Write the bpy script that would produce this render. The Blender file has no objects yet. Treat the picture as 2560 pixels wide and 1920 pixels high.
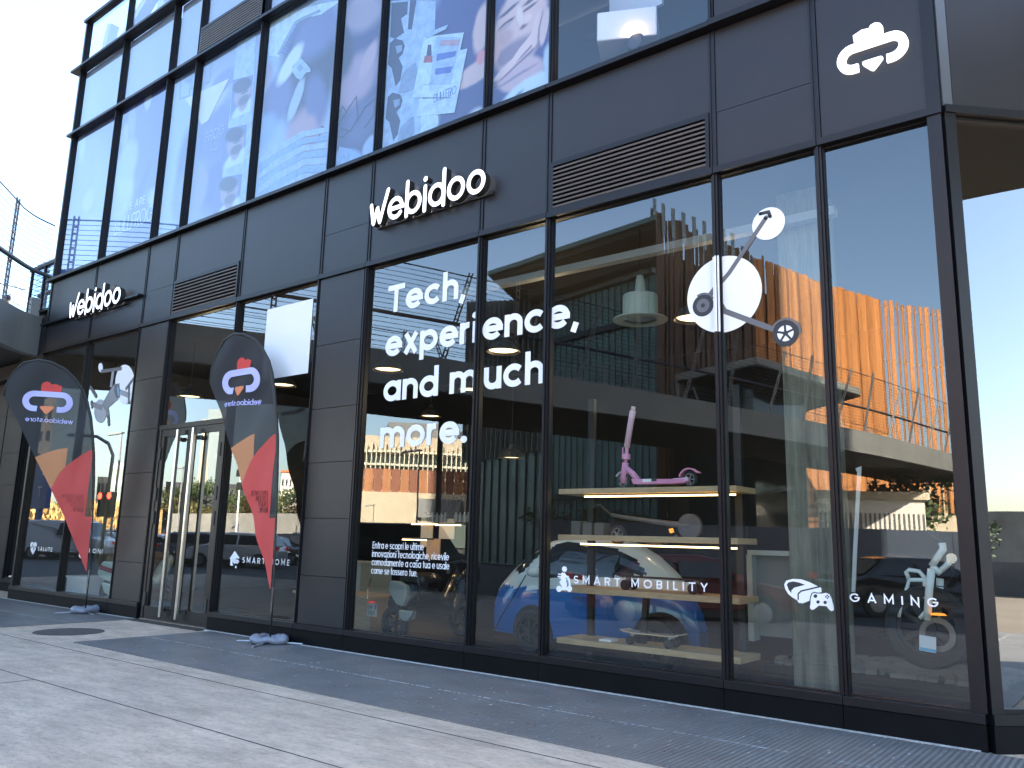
import bpy, bmesh, math, random
from mathutils import Vector, Matrix
R = math.radians
random.seed(7)
scn = bpy.context.scene
C = scn.collection

# ---------------------------------------------------------------- camera
YAW, PITCH, ROLL, CAMD, FPX = R(38.3108), R(10.6857), R(1.4474), 7.4374, 2046.85
def cam_axes():
    f = Vector((-math.sin(YAW)*math.cos(PITCH), math.cos(YAW)*math.cos(PITCH), math.sin(PITCH)))
    r = Vector((math.cos(YAW), math.sin(YAW), 0)); u = r.cross(f)
    return r*math.cos(ROLL)+u*math.sin(ROLL), u*math.cos(ROLL)-r*math.sin(ROLL), f
AX_R, AX_U, AX_F = cam_axes()
CAM0 = Vector((0, -CAMD, 1.5))
cd = bpy.data.cameras.new('camera'); cam = bpy.data.objects.new('camera', cd); C.objects.link(cam)
m3 = Matrix((AX_R, AX_U, -AX_F)).transposed()
cam.matrix_world = Matrix.Translation(CAM0) @ m3.to_4x4()
cd.sensor_width = 36; cd.lens = 36*FPX/2560; cd.clip_end = 3000; cd.clip_start = .05
scn.camera = cam
def ray(px, py): return AX_F + (px-1280)/FPX*AX_R - (py-960)/FPX*AX_U
def fp(px, py, Y=0.0):          # where a point of the photographed facade lies on the wall plane y = Y
    v = ray(px, py); t = (Y-CAM0.y)/v.y; P = CAM0+v*t; return (P.x, P.z)

# ---------------------------------------------------------------- light
SUN_EL, SUN_AZ = R(25), R(27)
w = bpy.data.worlds.new("World"); scn.world = w; w.use_nodes = True
nt = w.node_tree; nt.nodes.clear()
out = nt.nodes.new('ShaderNodeOutputWorld'); bg = nt.nodes.new('ShaderNodeBackground')
sky = nt.nodes.new('ShaderNodeTexSky'); sky.sky_type = 'NISHITA'; sky.sun_disc = False
sky.sun_elevation = SUN_EL; sky.sun_rotation = SUN_AZ; sky.altitude = 100; sky.air_density = 1.0; sky.dust_density = 1.8; sky.ozone_density = 1.2
bg.inputs[1].default_value = 0.08
nt.links.new(sky.outputs[0], bg.inputs[0]); nt.links.new(bg.outputs[0], out.inputs[0])
sd = bpy.data.lights.new('sun', 'SUN'); sd.energy = 5.0; sd.angle = R(.5); sd.color = (1, .87, .68)
so = bpy.data.objects.new('sun', sd); C.objects.link(so)
so.rotation_euler = Vector((math.sin(SUN_AZ)*math.cos(SUN_EL), math.cos(SUN_AZ)*math.cos(SUN_EL), math.sin(SUN_EL))).to_track_quat('Z', 'Y').to_euler()
scn.view_settings.view_transform = 'Standard'; scn.view_settings.look = 'None'
scn.view_settings.exposure = 3.6; scn.view_settings.gamma = 1

# ---------------------------------------------------------------- materials
MATS = {}
def mat(name, col, rough=.5, metal=0, spec=.5, noise=None, bump=None, emit=None, es=1, coat=0, alpha=None):
    """noise=(scale, amount[, stretch xyz]); bump=(scale, strength)"""
    if name in MATS: return MATS[name]
    m = bpy.data.materials.new(name); m.use_nodes = True; MATS[name] = m
    n = m.node_tree; b = n.nodes['Principled BSDF']
    b.inputs['Base Color'].default_value = (*col, 1); b.inputs['Roughness'].default_value = rough
    b.inputs['Metallic'].default_value = metal; b.inputs['Specular IOR Level'].default_value = spec
    b.inputs['Coat Weight'].default_value = coat
    if emit: b.inputs['Emission Color'].default_value = (*emit, 1); b.inputs['Emission Strength'].default_value = es
    if noise or bump:
        g = n.nodes.new('ShaderNodeNewGeometry')
    if noise:
        mp = n.nodes.new('ShaderNodeMapping'); n.links.new(g.outputs['Position'], mp.inputs[0])
        if len(noise) > 2: mp.inputs['Scale'].default_value = noise[2]
        t = n.nodes.new('ShaderNodeTexNoise'); t.inputs['Scale'].default_value = noise[0]; t.inputs['Detail'].default_value = 6; t.inputs['Roughness'].default_value = .65
        n.links.new(mp.outputs[0], t.inputs[0])
        r = n.nodes.new('ShaderNodeMapRange'); r.inputs[1].default_value = .3; r.inputs[2].default_value = .7
        r.inputs[3].default_value = 1-noise[1]; r.inputs[4].default_value = 1+noise[1]
        n.links.new(t.outputs[0], r.inputs[0])
        x = n.nodes.new('ShaderNodeMix'); x.data_type = 'RGBA'; x.blend_type = 'MULTIPLY'; x.inputs[0].default_value = 1
        x.inputs[6].default_value = (*col, 1); n.links.new(r.outputs[0], x.inputs[7]); n.links.new(x.outputs[2], b.inputs['Base Color'])
    if bump:
        t2 = n.nodes.new('ShaderNodeTexNoise'); t2.inputs['Scale'].default_value = bump[0]; t2.inputs['Detail'].default_value = 4
        n.links.new(g.outputs['Position'], t2.inputs[0])
        bp = n.nodes.new('ShaderNodeBump'); bp.inputs['Strength'].default_value = bump[1]; bp.inputs['Distance'].default_value = .02
        n.links.new(t2.outputs[0], bp.inputs['Height']); n.links.new(bp.outputs[0], b.inputs['Normal'])
    return m

def glass_mat(name, tint, r0, wav=.0, power=3.6, refl=(.95, .98, 1)):
    m = bpy.data.materials.new(name); m.use_nodes = True; n = m.node_tree; n.nodes.clear()
    o = n.nodes.new('ShaderNodeOutputMaterial'); mx = n.nodes.new('ShaderNodeMixShader')
    tr = n.nodes.new('ShaderNodeBsdfTransparent'); tr.inputs[0].default_value = (*tint, 1)
    gl = n.nodes.new('ShaderNodeBsdfGlossy'); gl.inputs['Color'].default_value = (*refl, 1); gl.inputs['Roughness'].default_value = 0.0
    lw = n.nodes.new('ShaderNodeLayerWeight'); lw.inputs[0].default_value = .5
    p = n.nodes.new('ShaderNodeMath'); p.operation = 'POWER'; p.inputs[1].default_value = power
    ml = n.nodes.new('ShaderNodeMath'); ml.operation = 'MULTIPLY_ADD'; ml.inputs[1].default_value = 1-r0; ml.inputs[2].default_value = r0
    n.links.new(lw.outputs['Facing'], p.inputs[0]); n.links.new(p.outputs[0], ml.inputs[0]); n.links.new(ml.outputs[0], mx.inputs[0])
    n.links.new(tr.outputs[0], mx.inputs[1]); n.links.new(gl.outputs[0], mx.inputs[2]); n.links.new(mx.outputs[0], o.inputs[0])
    if wav:
        g = n.nodes.new('ShaderNodeNewGeometry'); t = n.nodes.new('ShaderNodeTexNoise'); t.inputs['Scale'].default_value = .9; t.inputs['Detail'].default_value = 1
        bp = n.nodes.new('ShaderNodeBump'); bp.inputs['Strength'].default_value = 1; bp.inputs['Distance'].default_value = wav
        n.links.new(g.outputs['Position'], t.inputs[0]); n.links.new(t.outputs[0], bp.inputs['Height']); n.links.new(bp.outputs[0], gl.inputs['Normal'])
    MATS[name] = m; return m

M_PANEL = mat('black_cladding', (.018, .0175, .020), .42, .0, .38, noise=(1.2, .12), bump=(120, .02))
M_FRAME = mat('black_aluminium', (.007, .007, .009), .4, .0, .32, noise=(3, .15))
M_DARK = mat('dark_plinth', (.004, .004, .005), .6, 0, .12, noise=(2.5, .3), bump=(30, .04))
M_LOUV = mat('louver_bronze', (.085, .075, .073), .5, .0, .5, noise=(9, .35, (.3, 1, 6)))
M_VOID = mat('dark_void', (.006, .006, .007), .9)
M_GLASS = glass_mat('shop_glass', (.74, .79, .77), .095, wav=.0006)
M_GLASSU = glass_mat('upper_glass', (.80, .85, .92), .065, wav=.0006)
M_GLASSS = glass_mat('side_glass', (.5, .56, .56), .27, wav=.0006)
M_GLASSD = glass_mat('door_glass', (.62, .66, .65), .11, wav=.0004)
M_WHITE = mat('white_vinyl', (.86, .86, .88), .6)
M_SIGN = mat('sign_face', (.9, .9, .92), .4, emit=(.95, .96, 1), es=.12)
M_STEEL = mat('brushed_steel', (.62, .60, .56), .28, 1.0, noise=(60, .1, (1, 1, .02)))
M_CONC = mat('interior_concrete', (.34, .34, .30), .85, noise=(2.5, .3, (3, 3, .35)), bump=(14, .3))
M_BLACK = mat('black_plastic', (.02, .02, .02), .5)
M_RUBBER = mat('black_rubber', (.025, .025, .027), .8)
M_CHROME = mat('chrome', (.7, .7, .7), .15, 1)
M_WOOD = mat('light_wood', (.52, .36, .2), .5, noise=(6, .2, (1, 8, 8)))
M_GREY = mat('grey_metal', (.3, .31, .33), .4, .6)

# ---------------------------------------------------------------- mesh helper
class MB:
    def __init__(s): s.v = []; s.f = []; s.m = []
    def add(s, vs, fs, mi=0):
        o = len(s.v); s.v += [tuple(v) for v in vs]; s.f += [tuple(i+o for i in f) for f in fs]; s.m += [mi]*len(fs); return s
    def box(s, x0, x1, y0, y1, z0, z1, mi=0):
        v = [(x, y, z) for z in (z0, z1) for y in (y0, y1) for x in (x0, x1)]
        return s.add(v, [(0, 2, 3, 1), (4, 5, 7, 6), (0, 1, 5, 4), (2, 6, 7, 3), (0, 4, 6, 2), (1, 3, 7, 5)], mi)
    def obox(s, c, ux, uy, uz, mi=0):      # box by centre and three half vectors
        c, ux, uy, uz = map(Vector, (c, ux, uy, uz))
        v = [c+a*ux+b*uy+d*uz for d in (-1, 1) for b in (-1, 1) for a in (-1, 1)]
        return s.add(v, [(0, 2, 3, 1), (4, 5, 7, 6), (0, 1, 5, 4), (2, 6, 7, 3), (0, 4, 6, 2), (1, 3, 7, 5)], mi)
    def bar(s, a, b, w, h=None, up=(0, 0, 1), mi=0):
        a, b = Vector(a), Vector(b); d = (b-a); L = d.length
        if L < 1e-6: return s
        d.normalize(); up = Vector(up)
        if abs(d.dot(up)) > .98: up = Vector((0, 1, 0))
        x = d.cross(up).normalized(); y = x.cross(d)
        return s.obox((a+b)/2, d*L/2, x*w/2, y*(h or w)/2, mi)
    def tube(s, pts, r, n=10, mi=0, closed=False):
        pts = [Vector(p) for p in pts]; k = len(pts); rr = r if isinstance(r, (list, tuple)) else [r]*k
        vs = []; prev = None
        for i, p in enumerate(pts):
            if closed: d = pts[(i+1) % k]-pts[i-1]
            else: d = pts[min(i+1, k-1)]-pts[max(i-1, 0)]
            d.normalize()
            if prev is None:
                a = Vector((0, 0, 1)) if abs(d.z) < .9 else Vector((0, 1, 0)); x = d.cross(a).normalized()
            else:
                x = (prev-d*prev.dot(d)).normalized()
            prev = x; y = d.cross(x)
            for j in range(n):
                t = 2*math.pi*j/n; vs.append(p+(x*math.cos(t)+y*math.sin(t))*rr[i])
        fs = []
        for i in range(k if closed else k-1):
            for j in range(n):
                a = i*n+j; b = i*n+(j+1) % n; i2 = (i+1) % k
                fs.append((a, b, i2*n+(j+1) % n, i2*n+j))
        if not closed: fs += [tuple(range(n))[::-1], tuple((k-1)*n+j for j in range(n))]
        return s.add(vs, fs, mi)
    def lathe(s, prof, c=(0, 0, 0), axis='z', n=28, mi=0, a0=0, a1=2*math.pi):
        vs = []; full = abs(a1-a0-2*math.pi) < 1e-6; k = n if full else n+1
        for (r, h) in prof:
            for j in range(k):
                t = a0+(a1-a0)*j/n; a, b = r*math.cos(t), r*math.sin(t)
                p = {'z': (a, b, h), 'y': (a, h, b), 'x': (h, a, b)}[axis]
                vs.append((p[0]+c[0], p[1]+c[1], p[2]+c[2]))
        fs = []
        for i in range(len(prof)-1):
            for j in range(n):
                j2 = (j+1) % k if full else j+1
                fs.append((i*k+j, i*k+j2, (i+1)*k+j2, (i+1)*k+j))
        return s.add(vs, fs, mi)
    def prism(s, poly, fn, d0, d1, mi=0, side=None):   # 2D outline; fn(u, v, depth) -> 3D
        n = len(poly); vs = [fn(u, v, d0) for u, v in poly]+[fn(u, v, d1) for u, v in poly]
        fs = [tuple(range(n)), tuple(range(2*n-1, n-1, -1))]
        s.add(vs, fs, mi)
        o = len(s.v)-2*n
        for i in range(n):
            j = (i+1) % n; s.f.append((o+i, o+n+i, o+n+j, o+j)); s.m.append(mi if side is None else side)
        return s
    def ribbon(s, pts, t, fn, d0, d1, closed=False, mi=0, round_=False, side=None):
        P = [Vector((a, b)) for a, b in pts]; n = len(P)
        Lf, Rt = [], []
        for i in range(n):
            if closed: a, b, c = P[i-1], P[i], P[(i+1) % n]
            else: a, b, c = P[max(i-1, 0)], P[i], P[min(i+1, n-1)]
            d1_ = (b-a) if (b-a).length > 1e-9 else (c-b); d2_ = (c-b) if (c-b).length > 1e-9 else d1_
            d1_ = d1_.normalized(); d2_ = d2_.normalized()
            n1 = Vector((-d1_.y, d1_.x)); n2 = Vector((-d2_.y, d2_.x)); m = n1+n2
            m = n1.copy() if m.length < 1e-6 else m.normalized()
            k = t/2/max(.35, m.dot(n1)); Lf.append(b+m*k); Rt.append(b-m*k)
        vs = []
        for i in range(n):
            for q in (Lf[i], Rt[i]):
                vs.append(fn(q.x, q.y, d0))
        for i in range(n):
            for q in (Lf[i], Rt[i]):
                vs.append(fn(q.x, q.y, d1))
        o = len(s.v); s.v += [tuple(v) for v in vs]; N = 2*n; sm = mi if side is None else side
        for i in range(n if closed else n-1):
            j = (i+1) % n; a, b, c, d = 2*i, 2*i+1, 2*j+1, 2*j
            for f, k_ in (((a, b, c, d), mi), ((a+N, d+N, c+N, b+N), mi), ((a, d, d+N, a+N), sm), ((b, b+N, c+N, c), sm)):
                s.f.append(tuple(o+x for x in f)); s.m.append(k_)
        if not closed:
            s.f += [(o, o+N, o+N+1, o+1), (o+2*n-2, o+2*n-1, o+N+2*n-1, o+N+2*n-2)]; s.m += [sm, sm]
            if round_:
                for e in (P[0], P[-1]):
                    s.prism([(e.x+t/2*math.cos(a*math.pi/8), e.y+t/2*math.sin(a*math.pi/8)) for a in range(16)], fn, d0+(d1-d0)*.02, d1, mi, side)
        return s
    def build(s, name, mats, parent=None, smooth=False, loc=None, bevel=0, recalc=True):
        if parent is None and loc is None and s.v:
            xs = [p[0] for p in s.v]; ys = [p[1] for p in s.v]; loc = ((min(xs)+max(xs))/2, (min(ys)+max(ys))/2, min(p[2] for p in s.v))
        me = bpy.data.meshes.new(name); me.from_pydata(s.v, [], s.f)
        for m in (mats if isinstance(mats, (list, tuple)) else [mats]): me.materials.append(m)
        me.polygons.foreach_set('material_index', s.m)
        if loc: me.transform(Matrix.Translation(-Vector(loc)))
        if recalc:
            bm = bmesh.new(); bm.from_mesh(me); bmesh.ops.recalc_face_normals(bm, faces=bm.faces)
            bm.to_mesh(me); bm.free()
        if smooth: me.polygons.foreach_set('use_smooth', [True]*len(me.polygons))
        me.update()
        o = bpy.data.objects.new(name, me); C.objects.link(o)
        base = Vector(loc) if loc else Vector((0, 0, 0)); WL[o.name] = base
        o.location = base-(WL[parent.name] if parent else Vector((0, 0, 0)))
        if parent: o.parent = parent
        if bevel:
            b = o.modifiers.new('bevel', 'BEVEL'); b.width = bevel; b.segments = 2; b.limit_method = 'ANGLE'
        return o
WL = {}
def tag(o, label=None, cat=None, group=None, kind=None):
    if label: o['label'] = label
    if cat: o['category'] = cat
    if group: o['group'] = group
    if kind: o['kind'] = kind
    return o
def thing(name, label, cat, loc=(0, 0, 0), group=None):
    o = bpy.data.objects.new(name, None); C.objects.link(o); o.location = loc; o.empty_display_size = .2
    WL[o.name] = Vector(loc)
    return tag(o, label, cat, group)
def structure(o): o['kind'] = 'structure'; return o
def dup(root, loc, rz=0, label=None, group=None, sc=None):
    def cp(o, par):
        c = o.copy(); C.objects.link(c); c.parent = par
        for ch in o.children: cp(ch, c)
        return c
    r = cp(root, None); r.location = loc; r.rotation_euler = (0, 0, rz)
    if sc: r.scale = (sc, sc, sc)
    if label: r['label'] = label
    if group: r['group'] = group
    return r

# ---------------------------------------------------------------- stroke lettering (own geometric alphabet)
def arc(cx, cy, rx, a0, a1, ry=None, n=None):
    ry = ry or rx; n = n or max(4, int(abs(a1-a0)/12))
    return [(cx+rx*math.cos(R(a0+(a1-a0)*i/n)), cy+ry*math.sin(R(a0+(a1-a0)*i/n))) for i in range(n+1)]
def glyph(ch, t):
    h = t/2; r = .5-h; H = 1.4; A = 1.45
    ring = lambda cx=.5: ('c', arc(cx, .5, r, 0, 360, n=26)[:-1])
    L = lambda *p: ('o', list(p))
    W = .86; ra = (W-t)/2
    arch = lambda x0=0, rr=None, z0=0: ('o', arc(x0+h+(rr or ra), 1-h-(rr or ra), (rr or ra), 180, 0)+[(x0+h+2*(rr or ra), z0)])
    g = {
     'o': ([ring()], 1), 'e': ([('o', arc(.5, .5, r, 0, 322)), L((.5-r, .5), (.5+r+h*.98, .5))], 1),
     'c': ([('o', arc(.5, .5, r, 42, 318))], .93), 'a': ([ring(), L((1-h, 0), (1-h, 1))], 1),
     'b': ([ring(), L((h, 0), (h, A))], 1), 'd': ([ring(), L((1-h, 0), (1-h, A))], 1),
     'p': ([ring(), L((h, -.42), (h, 1))], 1), 'q': ([ring(), L((1-h, -.42), (1-h, 1))], 1),
     'g': ([ring(), ('o', [(1-h, 1), (1-h, 0)]+arc(.5, -.0, r, 0, -140, ry=r*.9)[1:])], 1),
     'n': ([L((h, 0), (h, 1)), arch()], W), 'h': ([L((h, 0), (h, A)), arch()], W),
     'm': ([L((h, 0), (h, 1)), arch(0, .33-h*.35), arch(2*(.33-h*.35), .33-h*.35)], 4*(.33-h*.35)+t),
     'u': ([L((W-h, 0), (W-h, 1)), ('o', [(h, 1)]+arc(h+ra, h+ra, ra, 180, 360))], W),
     'r': ([L((h, 0), (h, 1)), ('o', arc(h+ra*1.02, 1-h-ra, ra, 180, 80))], .58),
     't': ([L((.3, 0), (.3, 1.32)), L((.02, 1-h), (.58, 1-h))], .6),
     'i': ([L((h, 0), (h, 1)), ('d', (h, 1.28, t*.62))], t), 'l': ([L((h, 0), (h, A))], t),
     's': ([('o', arc(.4, 1-h-(1-t)/4, .3, 35, 270, ry=(1-t)/4)+arc(.4, h+(1-t)/4, .3, 90, -145, ry=(1-t)/4)[1:])], .8),
     'v': ([L((h, 1), (.45, h*.9), (.9-h, 1))], .9), 'x': ([L((h, 0), (.86-h, 1)), L((h, 1), (.86-h, 0))], .86),
     'z': ([L((.04, 1-h), (.74-h, 1-h), (h, h), (.78, h))], .8), 'k': ([L((h, 0), (h, A)), L((h, .4), (.7, 1)), L((.3, .6), (.75, 0))], .78),
     'f': ([('o', [(.2+h*.3, 0), (.2+h*.3, 1.1)]+arc(.2+h*.3+.22, 1.1, .22, 180, 95, ry=A-h-1.1)[1:]), L((0, 1-h), (.52, 1-h))], .52),
     'w': ([L((h, 1), (.34, h), (.62, 1-h*.4), (.9, h), (1.24-h, 1))], 1.24), 'y': ([L((h, 1), (.45, .05)), L((.9-h, 1), (.3, -.42))], .9),
     ',': ([L((.2, .14), (.06, -.26))], .24), '.': ([('d', (t*.6, t*.58, t*.62))], t*1.2), '-': ([L((.05, .5), (.5, .5))], .55), "'": ([L((.1, 1.1), (.1, 1.4))], .2),
     'S': ([('o', arc(.44, H-h-(H-t)/4, .44-h, 35, 270, ry=(H-t)/4)+arc(.44, h+(H-t)/4, .44-h, 90, -145, ry=(H-t)/4)[1:])], .88),
     'M': ([L((h, 0), (h, H), (.62, .35), (1.24-h, H), (1.24-h, 0))], 1.24), 'A': ([L((h, 0), (.6, H), (1.2-h, 0)), L((.28, .42), (.92, .42))], 1.2),
     'R': ([L((h, 0), (h, H)), ('o', [(h, H-h)]+arc(.5, H-h-.33, .33, 90, -90)+[(h, H-h-.66)]), L((.45, H-h-.66), (.85, 0))], .9),
     'P': ([L((h, 0), (h, H)), ('o', [(h, H-h)]+arc(.5, H-h-.35, .35, 90, -90)+[(h, H-h-.7)])], .9),
     'T': ([L((.5, 0), (.5, H-t*.98)), L((0, H-h), (1, H-h))], 1.0), 'O': ([('c', arc(.68, H/2, .68-h, 0, 360, ry=H/2-h, n=26)[:-1])], 1.36),
     'B': ([L((h, 0), (h, H)), ('o', [(h, H-h)]+arc(.5, H-h-.3, .3, 90, -90)+[(h, H-h-.6)]), ('o', [(h, H-h-.6)]+arc(.52, h+(H-t-.6)/2, (H-t-.6)/2, 90, -90)+[(h, h)])], .92),
     'I': ([L((h, 0), (h, H))], t), 'L': ([L((h, H), (h, h), (.7, h))], .72), 'Y': ([L((h, H), (.55, .62)), L((1.1-h, H), (.55, .62)), L((.55, .7), (.55, 0))], 1.1),
     'G': ([('o', arc(.66, H/2, .66-h, 40, 360, ry=H/2-h)), L((.66, H/2), (1.32-h*.2, H/2))], 1.34), 'N': ([L((h, 0), (h, H), (1.05-h, 0), (1.05-h, H))], 1.05),
     'H': ([L((h, 0), (h, H)), L((1.0-h, 0), (1.0-h, H)), L((h, H/2), (1-h, H/2))], 1.0), 'E': ([L((.78, H-h), (h, H-h), (h, h), (.78, h)), L((h, H/2), (.72, H/2))], .8),
     'F': ([L((.78, H-h), (h, H-h), (h, 0)), L((h, H/2), (.7, H/2))], .8), 'U': ([('o', [(h, H)]+arc(.5, h+r, r, 180, 360)+[(1-h, H)])], 1.0),
     'D': ([('o', [(h, H-h)]+arc(.5, H/2, .62-h, 90, -90, ry=H/2-h)+[(h, h)]), L((h, 0), (h, H))], 1.12), 'C': ([('o', arc(.66, H/2, .66-h, 42, 318, ry=H/2-h))], 1.2),
     'V': ([L((h, H), (.58, h), (1.16-h, H))], 1.16), 'X': ([L((h, 0), (1.05-h, H)), L((h, H), (1.05-h, 0))], 1.05), 'J': ([('o', [(.6, H)]+arc(.3, .3, .3, 0, -160)+[])], .75),
     'W': ([L((h, H), (.45, h), (.82, H-h), (1.2, h), (1.64-h, H))], 1.64), 'K': ([L((h, 0), (h, H)), L((h, .5), (.9, H)), L((.4, .8), (.95, 0))], 1),
     '1': ([L((.1, H*.8), (.4, H), (.4, 0))], .6), '7': ([L((0, H-h), (.8, H-h), (.3, 0))], .85), '6': ([('c', arc(.42, .42, .42-h, 0, 360, n=20)[:-1]), L((.1, .55), (.6, H))], .84),
     '3': ([('o', arc(.4, H-h-.3, .3, 140, -80)), ('o', arc(.4, h+.36, .36, 85, -150))], .84),
    }
    return g.get(ch, ([], .45))
def layout(text, t, track=.14):
    x = 0; res = []
    for ch in text:
        if ch == ' ': x += .42+track; continue
        s, wd = glyph(ch, t); res.append((x, s)); x += wd+track
    return res, x-track
def letters(mb, text, t, fn, width, height_per_x=None, track=.14, d0=0, d1=-.001, mi=0, mirror=False, ox=0, oy=0, side=None, round_=False):
    """write text so that it spans `width`; letter unit size returned"""
    res, wd = layout(text, t, track); s = height_per_x or width/wd; sx = width/wd
    g = (lambda u, v, d: fn((width-u) if mirror else u, v, d))
    k = 0
    for x, ss in res:
        for kind, q in ss:
            e = (d1-d0)*.05*(k % 5) if abs(d1-d0) > .02 else -.0002*(k % 5); k += 1
            g2 = (lambda u, v, d, e=e: g(u, v, d+e*(1 if d != d0 else 0)))
            if kind == 'd': mb.prism([(ox+(x+q[0])*sx+q[2]*sx*math.cos(a*math.pi/9), oy+q[1]*s+q[2]*s*math.sin(a*math.pi/9)) for a in range(18)], g2, d0, d1, mi, side)
            else:
                pts = [(ox+(x+a)*sx, oy+b*s) for a, b in q]
                mb.ribbon(pts, t*(sx+s)/2, g2, d0, d1, kind == 'c', mi, round_, side)
    return s
def wallfn(x0, z0, Y=0.0, shear=0): return lambda u, v, d: (x0+u, Y+d, z0+v)
# ================================================================ THE STORE BUILDING
ZG, ZT, ZA, ZE, ZF, ZTOP = .28, 5.24, 6.91, 10.42, 12.08, 13.36
def X(n): return -1.19-1.05*n
LOWN = [17, 15, 13, 12, 10, 8, 7, 5, 4, 2, 1, 0]
bld = thing('store_building', 'black metal and glass corner store building with posters behind its upper windows', 'building', (-10, 0, 0))
def window(x0, x1, z0, z1, glass, Y=.05, fr=.010, tilt=0):
    f = MB()
    f.box(x0, x1, Y-.03, Y+.04, z0, z0+fr); f.box(x0, x1, Y-.03, Y+.04, z1-fr, z1)
    f.box(x0, x0+fr, Y-.03, Y+.04, z0+fr, z1-fr); f.box(x1-fr, x1, Y-.03, Y+.04, z0+fr, z1-fr)
    fo = f.build('window', M_FRAME, bld)
    g = MB(); t1, t2 = random.uniform(-1, 1)*.0012, random.uniform(-1, 1)*.0009
    xa, xb, za, zb = x0+fr*.6, x1-fr*.6, z0+fr*.6, z1-fr*.6
    g.add([(xa, Y, za), (xb, Y+t1, za), (xb, Y+t1+t2, zb), (xa, Y+t2, zb)], [(0, 1, 2, 3)])
    g.build('pane', glass, fo, recalc=False)
    return fo
# ground floor glazing
for a, b in ((17, 15), (15, 13), (10, 8), (7, 5), (5, 4), (4, 2), (2, 1), (1, 0)):
    r = .1 if b == 0 else .034
    l = .05 if a == 17 else .034
    window(X(a)+l, X(b)-r, ZG, ZT-.02, M_GLASS)
# door bay
xa, xb = X(12)+.045, X(10)-.045
window(xa, xb, 3.3, ZT-.02, M_GLASS)
MB().box(xa, xb, -.02, .08, 3.22, 3.3).build('door_lintel', M_FRAME, bld)
MB().box(xa, xa+.07, -.01, .07, .02, 3.22).build('door_frame', M_FRAME, bld); MB().box(xb-.07, xb, -.01, .07, .02, 3.22).build('door_frame', M_FRAME, bld)
def door(x0, x1, hx, s):
    d = MB(); fr = .09
    d.box(x0, x1, .0, .05, .03, .24).box(x0, x1, .0, .05, 3.1, 3.215)
    d.box(x0, x0+fr, .0, .05, .24, 3.1).box(x1-fr, x1, .0, .05, .24, 3.1)
    do = d.build('door', M_FRAME, bld)
    MB().add([(x0+fr-.01, .03, .23), (x1-fr+.01, .03, .23), (x1-fr+.01, .031, 3.11), (x0+fr-.01, .031, 3.11)], [(0, 1, 2, 3)]).build('door_pane', M_GLASSD, do, recalc=False)
    MB().box(hx-.028, hx+.028, -.115, -.06, .1, 3.18).build('handle', M_STEEL, do, bevel=.006)
    h = MB()
    for z in (.22, 3.02): h.box(hx-.014, hx+.014+.0, -.06, .0, z-.014, z+.014).box(hx-.02, hx+.14*s, -.022, -.001, z-.035, z+.035)
    h.build('handle_bracket', M_BLACK, do)
    xh = x0+.01 if s < 0 else x1-.01
    for z in (.35, 1.7, 2.1, 2.8): MB().box(xh-.03, xh+.03, -.022, -.001, z-.11, z+.11).build('hinge', M_BLACK, do)
    MB().lathe([(0, 0), (.022, 0), (.022, -.012), (0, -.012)], (hx+.12*s*.0+(.06 if s > 0 else .1), -.0, 1.14), 'y', 16).build('lock', M_CHROME, do) if s < 0 else None
door(xa+.075, -12.745, -12.98, -1); door(-12.735, xb-.075, -12.5, 1)
MB().box(xa, xb, -.03, .1, .0, .028).build('door_sill', M_STEEL, bld)
# mullions
mu = MB()
def mull(n, z0, z1, w=.032, lo=True):
    x = X(n); m = MB(); L = .0 if n != 17 else 0
    m.box(x-w, x-.012, -.014, .1, z0, z1).box(x+.012, x+w, -.014, .1, z0, z1).box(x-.012, x+.012, -.006, .1, z0, z1)
    m.box(x-.009, x+.009, -.03, -.0125, z0, z1)
    m.build('mullion', M_FRAME, bld)
for n in LOWN:
    if n in (0, 17): continue
    mull(n, ZG-.0, ZT-.01)
for n in (15, 13, 12, 10, 8, 7, 5, 4, 2, 1):
    mull(n, ZA+.025, ZE-.03, .028)
for n in (15, 13, 12, 10): mull(n, ZE+.04, ZF-.03, .027)
for n in (10, 8, 7, 5, 4, 2, 1): mull(n, ZE+.045, ZTOP+2, .028)
for n in (15, 13): mull(n, ZF+.03, ZTOP-.03, .03)
mull(12, ZF+.03, ZTOP+2, .03)
MB().box(X(17)-.03, X(17)+.05, -.03, .12, .22, ZT-.01).box(X(17)-.03, X(17)+.03, -.02, .12, ZT+.07, ZTOP).build('corner_post', M_FRAME, bld)
for n in (15, 13, 12, 10, 8, 7, 5, 4, 2, 1):      # narrow joint covers in the band
    x = X(n); j = MB(); j.box(x-.035, x-.014, -.014, .02, ZT+.07, ZA-.045).box(x+.014, x+.035, -.014, .02, ZT+.07, ZA-.045).box(x-.013, x+.013, -.004, .02, ZT+.07, ZA-.045)
    j.build('joint_cover', M_FRAME, bld)
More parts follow.
